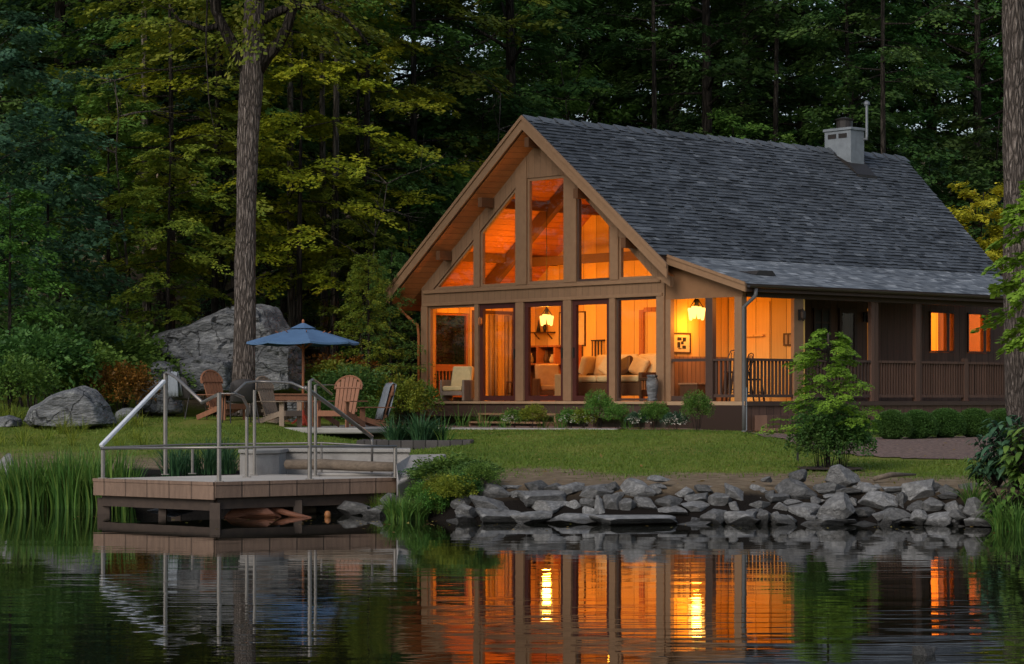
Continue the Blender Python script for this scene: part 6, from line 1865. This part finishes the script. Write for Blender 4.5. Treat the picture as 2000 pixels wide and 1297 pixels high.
for i, (px, D, lf, s_, lab) in enumerate(((150, 47, 'leaf_mid', .9, 'green shrub behind the domed boulder'), (60, 46, 'leaf_dark', 1.0, 'dark shrub at the left edge behind the domed boulder'), (285, 50.5, 'leaf_mid', .8, 'leafy green shrub touching the left tip of the huge boulder'), (655, 53, 'leaf_olive', .8, 'olive shrub right of the huge boulder'), (690, 50.5, 'leaf_dark', .75, 'dark shrub under the umbrella edge'), (200, 51, 'leaf_mid', 1.15, 'tall green shrub above the rust orange one'), (100, 50, 'leaf_dark', 1.3, 'wide dark shrub left of the rust orange one'), (662, 54.5, 'leaf_rust', .9, 'brown gold shrub between umbrella and cedar'), (20, 43, 'leaf_mid', .7, 'loose green shrub at the far left edge of the lawn'), (440, 55.5, 'leaf_rust', 1.0, 'brown gold shrub peeping over the huge boulder'))):
    shrub('wood_shrub', 'loose2', gz(px, D), lf, lab, s_ * 1.1)
UN = [('under2', 95, 52, 'leaf_teal', 1.0, 'blue green layered tree at the left edge of the wood'), ('under1', -20, 50, 'leaf_teal', 1.0, 'blue green tree cut by the left edge of the picture'), ('under1', 210, 55, 'leaf_mid', .95, 'mid green understorey tree behind the rust orange shrub'), ('under2', 20, 47, 'leaf_mid', .72, 'low green tree at the far left above the pale rock'),
      ('under2', 860, 64, 'leaf_mid', 1.15, 'green understorey tree against the left roof slope'), ('under1', 800, 60, 'leaf_dark', .9, 'dark understorey tree beside the cabin gable'), ('under1', 940, 69, 'leaf_dark', 1.35, 'dark green tree just left of the gable peak'), ('under2', 155, 60, 'leaf_dark', 1.1, 'dark understorey tree deep in the left wood'), ('under1', 520, 64, 'leaf_dark', 1.0, 'dark understorey tree behind the big trunk')]
for mk, px, D, lf, s_, lab in UN: ftree('understorey_tree', mk, px, D, lf, 'bark_dark', lab, None, s_)
# slim trunks one can tell apart
for px, D, lab, mk in ((635, 58.2, 'slim grey trunk, left of a pair right of the gold maple', 'slim'), (657, 58.0, 'slim pale trunk, right of a pair right of the gold maple', 'slim'), (584, 57.6, 'thin trunk under the gold maple sprays', 'slim'), (730, 60, 'slim trunk in the dark gap left of the gable', 'slim'), (287, 57.5, 'slim trunk below the olive maple in the left wood', 'slim'), (985, 69.5, 'dark forked trunk above the gable peak', 'beech2'), (1278, 73, 'straight dark trunk above the middle of the roof', 'slim'), (1370, 76, 'dark trunk left of the chimney', 'beech2'), (1520, 76, 'thick dark trunk above the roof left of the chimney', 'slim'),  (1733, 72, 'grey trunk standing just right of the chimney', 'slim'),):
    ftree('slim_tree', mk, px, D, 'leaf_deep' if px > 900 else 'leaf_mid', 'bark_pale' if px < 700 else 'bark_dark', lab, None, rnd.uniform(.95, 1.1) * (1.0 if px < 900 else 1.1))
# the wood behind: rows of trees, thinner toward the right where sky shows
def wood(zone, x0, x1, d0, d1, n, kinds, leaves, label, smin=.9, smax=1.2):
    for k in range(n):
        px = x0 + (x1 - x0) * (k + rnd.random()) / n; D = rnd.uniform(d0, d1)
        ftree('forest_tree', rnd.choice(kinds), px, D, rnd.choice(leaves), 'bark_dark', label, zone, rnd.uniform(smin, smax))


wood('dark trees of the left wood', -140, 520, 58, 68, 11, ['hemlock', 'beech1', 'hemlock', 'under1'], ['leaf_dark', 'leaf_dark', 'leaf_teal'], 'dark tree of the left wood behind the boulders')
wood('dark trees of the left wood', -180, 560, 70, 84, 12, ['hemlock', 'beech1', 'beech2'], ['leaf_dark', 'leaf_dark', 'leaf_mid'], 'dark tree of the left wood behind the boulders')
wood('trees between big trunk and gable', 520, 1000, 66, 82, 11, ['beech2', 'hemlock', 'beech1', 'under1'], ['leaf_dark', 'leaf_olive', 'leaf_mid', 'leaf_dark'], 'green tree of the wood between the big trunk and the gable')
wood('understorey above the ridge', 1000, 2060, 72, 80, 13, ['under1', 'under2', 'under1'], ['leaf_mid', 'leaf_deep', 'leaf_dark', 'leaf_deep'], 'low green tree just above the cabin ridge', 1.0, 1.35)
wood('tall trees above the roof', 960, 2120, 80, 94, 14, ['full1', 'full2', 'beech1', 'beech2'], ['leaf_deep', 'leaf_dark', 'leaf_mid', 'leaf_deep'], 'tall dark green tree standing beyond the cabin roof')
wood('far trees of the wood', -250, 2250, 97, 114, 24, ['full1', 'full2'], ['leaf_deep', 'leaf_dark'], 'far tree deep in the wood, glimpsed between nearer trees', 1.0, 1.25)
# right side: grey trunk with leafy sapling, yellow tree and the outbuilding roof behind the cabin
c = gz(1985, 40.0)
tr = MB(); pts = []
for k in range(40):
    y = 840 - k * 30; pts.append((1990 - .012 * (840 - y) + (6 if y > 780 else 0), y, .235 - .00006 * (840 - y)))
tr.tube([tuple(at(a, b, 40) - Vector(c)) for a, b, _ in pts], [r_ for *_, r_ in pts], 24)
t_ = thing('shore_tree', 'tall grey barked trunk at the right edge of the picture', 'tree', c)
link_mesh('trunk', gnarl(tr.mesh('shore_trunk', fix=False), 8.0, .024), M['bark'], t_).data.polygons.foreach_set('use_smooth', [True] * len(tr.f))
O_ = [[rng_.normal(0, 1.8), rng_.normal(0, 1.8), rng_.uniform(8.5, 13)] for _ in range(150)]; D_ = [[o[0], o[1], .1] for o in O_]
V_, ti_ = sprays(rng_, O_, D_, .9, .75, 40, .12, .08, droop=.3); link_mesh('crown', quads_mesh('shore_tree_crown', V_, len(ti_), ti_), M['leaf_mid'], t_)
c = gz(2048, 38.3); plant_tree('sapling', T['sapling'], c, M['leaf_lime'], M['bark_dark'], 'slender sapling with light green layered leaves in front of the grey trunk', 'tree', None, .86, 1.0, 1.0)
X = (1912 - CX) / F * 63.5; plant_tree('yellow_tree', T['under1'], (X, 63.5, 1.35), M['leaf_yellow'], M['bark_dark'], 'yellow leaved tree behind the right end of the cabin roof', 'tree', None, .76, .5)
X = (1965 - CX) / F * 63; plant_tree('yellow_tree', T['under2'], (X, 63, 1.4), M['leaf_yellow'], M['bark_dark'], 'second yellow tree lower down by the roof corner', 'tree', None, .78, 2.0)
sh = thing('outbuilding', 'small outbuilding with dark ridged roof behind the yellow tree', 'building', ((1895 - CX) / F * 74, 74, ground_z(14.0, 74) - .2), R(-48))
zr = 1.4 + 403 / F * 74 - sh.location.z
mb = MB(); mb.box(-1.9, 1.9, 0, 5, 0, zr - 1.6); mb.prism([(-1.9, zr - 1.599), (1.9, zr - 1.599), (0, zr - .1)], 0, 5); mb.build('wall', M['dark_board'], sh)
mb = MB(); mb.prism([(-2.3, zr - 1.85), (0, zr - .08), (2.3, zr - 1.85), (2.3, zr - 1.75), (0, zr), (-2.3, zr - 1.75)], -.4, 5.4); mb.build('roof', M['black'], sh)
mb = MB(); mb.box(-.5, .5, -.03, -.001, .0, 2.0); mb.build('door', M['dark_trim'], sh)

# bare branchy saplings against the dark wood
def bare_tree(label, px, D, ztop, seed, lean):
    rr = random.Random(seed); c = gz(px, D); t_ = thing('bare_sapling', label, 'tree', c)
    mb = MB(); H = ztop - c[2]; P_ = [Vector((lean * H * (k / 9) ** 1.5 + .05 * rr.gauss(0, 1), .05 * rr.gauss(0, 1), H * k / 9)) for k in range(10)]
    mb.tube(P_, [.045 * (1 - .085 * k) for k in range(10)], 6); mb.build('trunk', M['bark_pale'], t_, smooth=True)
    mb = MB()
    for k in range(3, 10):
        for _ in range(3):
            a = rr.uniform(0, 6.28); ln = rr.uniform(.5, 1.9); p = P_[k]; q = [p]; d = Vector((math.cos(a), math.sin(a) * .6, rr.uniform(.0, .6)))
            for j in range(4): d = (d + Vector((rr.gauss(0, .25), rr.gauss(0, .25), rr.gauss(.02, .2)))).normalized(); q.append(q[-1] + d * ln / 4)
            mb.tube(q, [.018, .014, .01, .007, .003], 4, cap=False)
            r_ = q[2]; e = (d + Vector((rr.gauss(0, .6), rr.gauss(0, .6), rr.gauss(0, .5)))).normalized(); mb.tube([r_, r_ + e * ln * .3, r_ + e * ln * .5 + Vector((0, 0, -.05))], [.008, .005, .002], 4, cap=False)
    mb.build('branches', M['bark_pale'], t_)


bare_tree('bare pale sapling with fine twigs left of the gable peak', 945, 64.5, 9.6, 4, .05)
bare_tree('thin bare sapling deep left of the big trunk', 250, 53.5, 8.5, 5, -.04)
bare_tree('bare leaning sapling behind the cedar', 700, 57.0, 6.5, 6, .12)
bare_tree('bare twiggy sapling above the ridge left of the chimney', 1120, 69.5, 11.2, 8, -.03)


# fallen leaves: too many to count
def litter(name, n, fn, size, mat_, lift):
    rg = np.random.default_rng(n); c = []
    while len(c) < n:
        p = fn(rg)
        if p is not None: c.append((p[0], p[1], p[2] + lift))
    c = np.array(c); d = rg.normal(0, 1, (n, 3)); d[:, 2] *= .12; nn = np.tile([0, 0, 1.0], (n, 1)) + rg.normal(0, .18 if lift > .005 else .03, (n, 3))
    sz = size * (.5 + rg.random(n)); V_ = leaf_quads(c, d, nn, sz, sz * .6, fold=.05)
    tag(link_mesh(name, quads_mesh(name, V_, n, rg.random(n)), mat_), kind='stuff')


def on_lawn(rg):
    D = rg.uniform(27.9, 48); px = rg.uniform(-10, 2000); X = (px - CX) / F * D
    lx = (X - HX) * SA - (D - HYY) * CA; ly = (X - HX) * CA + (D - HYY) * SA
    if ly > -1.2 and -8.5 < lx < 3: return None
    if D - shore(X) < .9 or (-5.9 < X < -2.1 and 41.8 < D): return None
    return X, D, ground_z(X, D)


def on_water(rg):
    X = rg.choice([rg.normal(-1.6, .9), rg.uniform(-6.5, 5.5)]); D = shore(X) - abs(rg.normal(0, .8)) - .15
    if -5.2 < X < -1.2 and D > 27.0: D -= 2.2
    return X, D, 0.0


M['dry_leaf'] = leaf_mat('dry_leaf', [(.10, .06, .02), (.2, .12, .035), (.3, .2, .06), (.24, .24, .05)], hue=0, var=0)
litter('fallen_leaves', 420, on_lawn, .06, M['dry_leaf'], .03)
litter('floating_leaves', 110, on_water, .045, M['dry_leaf'], .004)
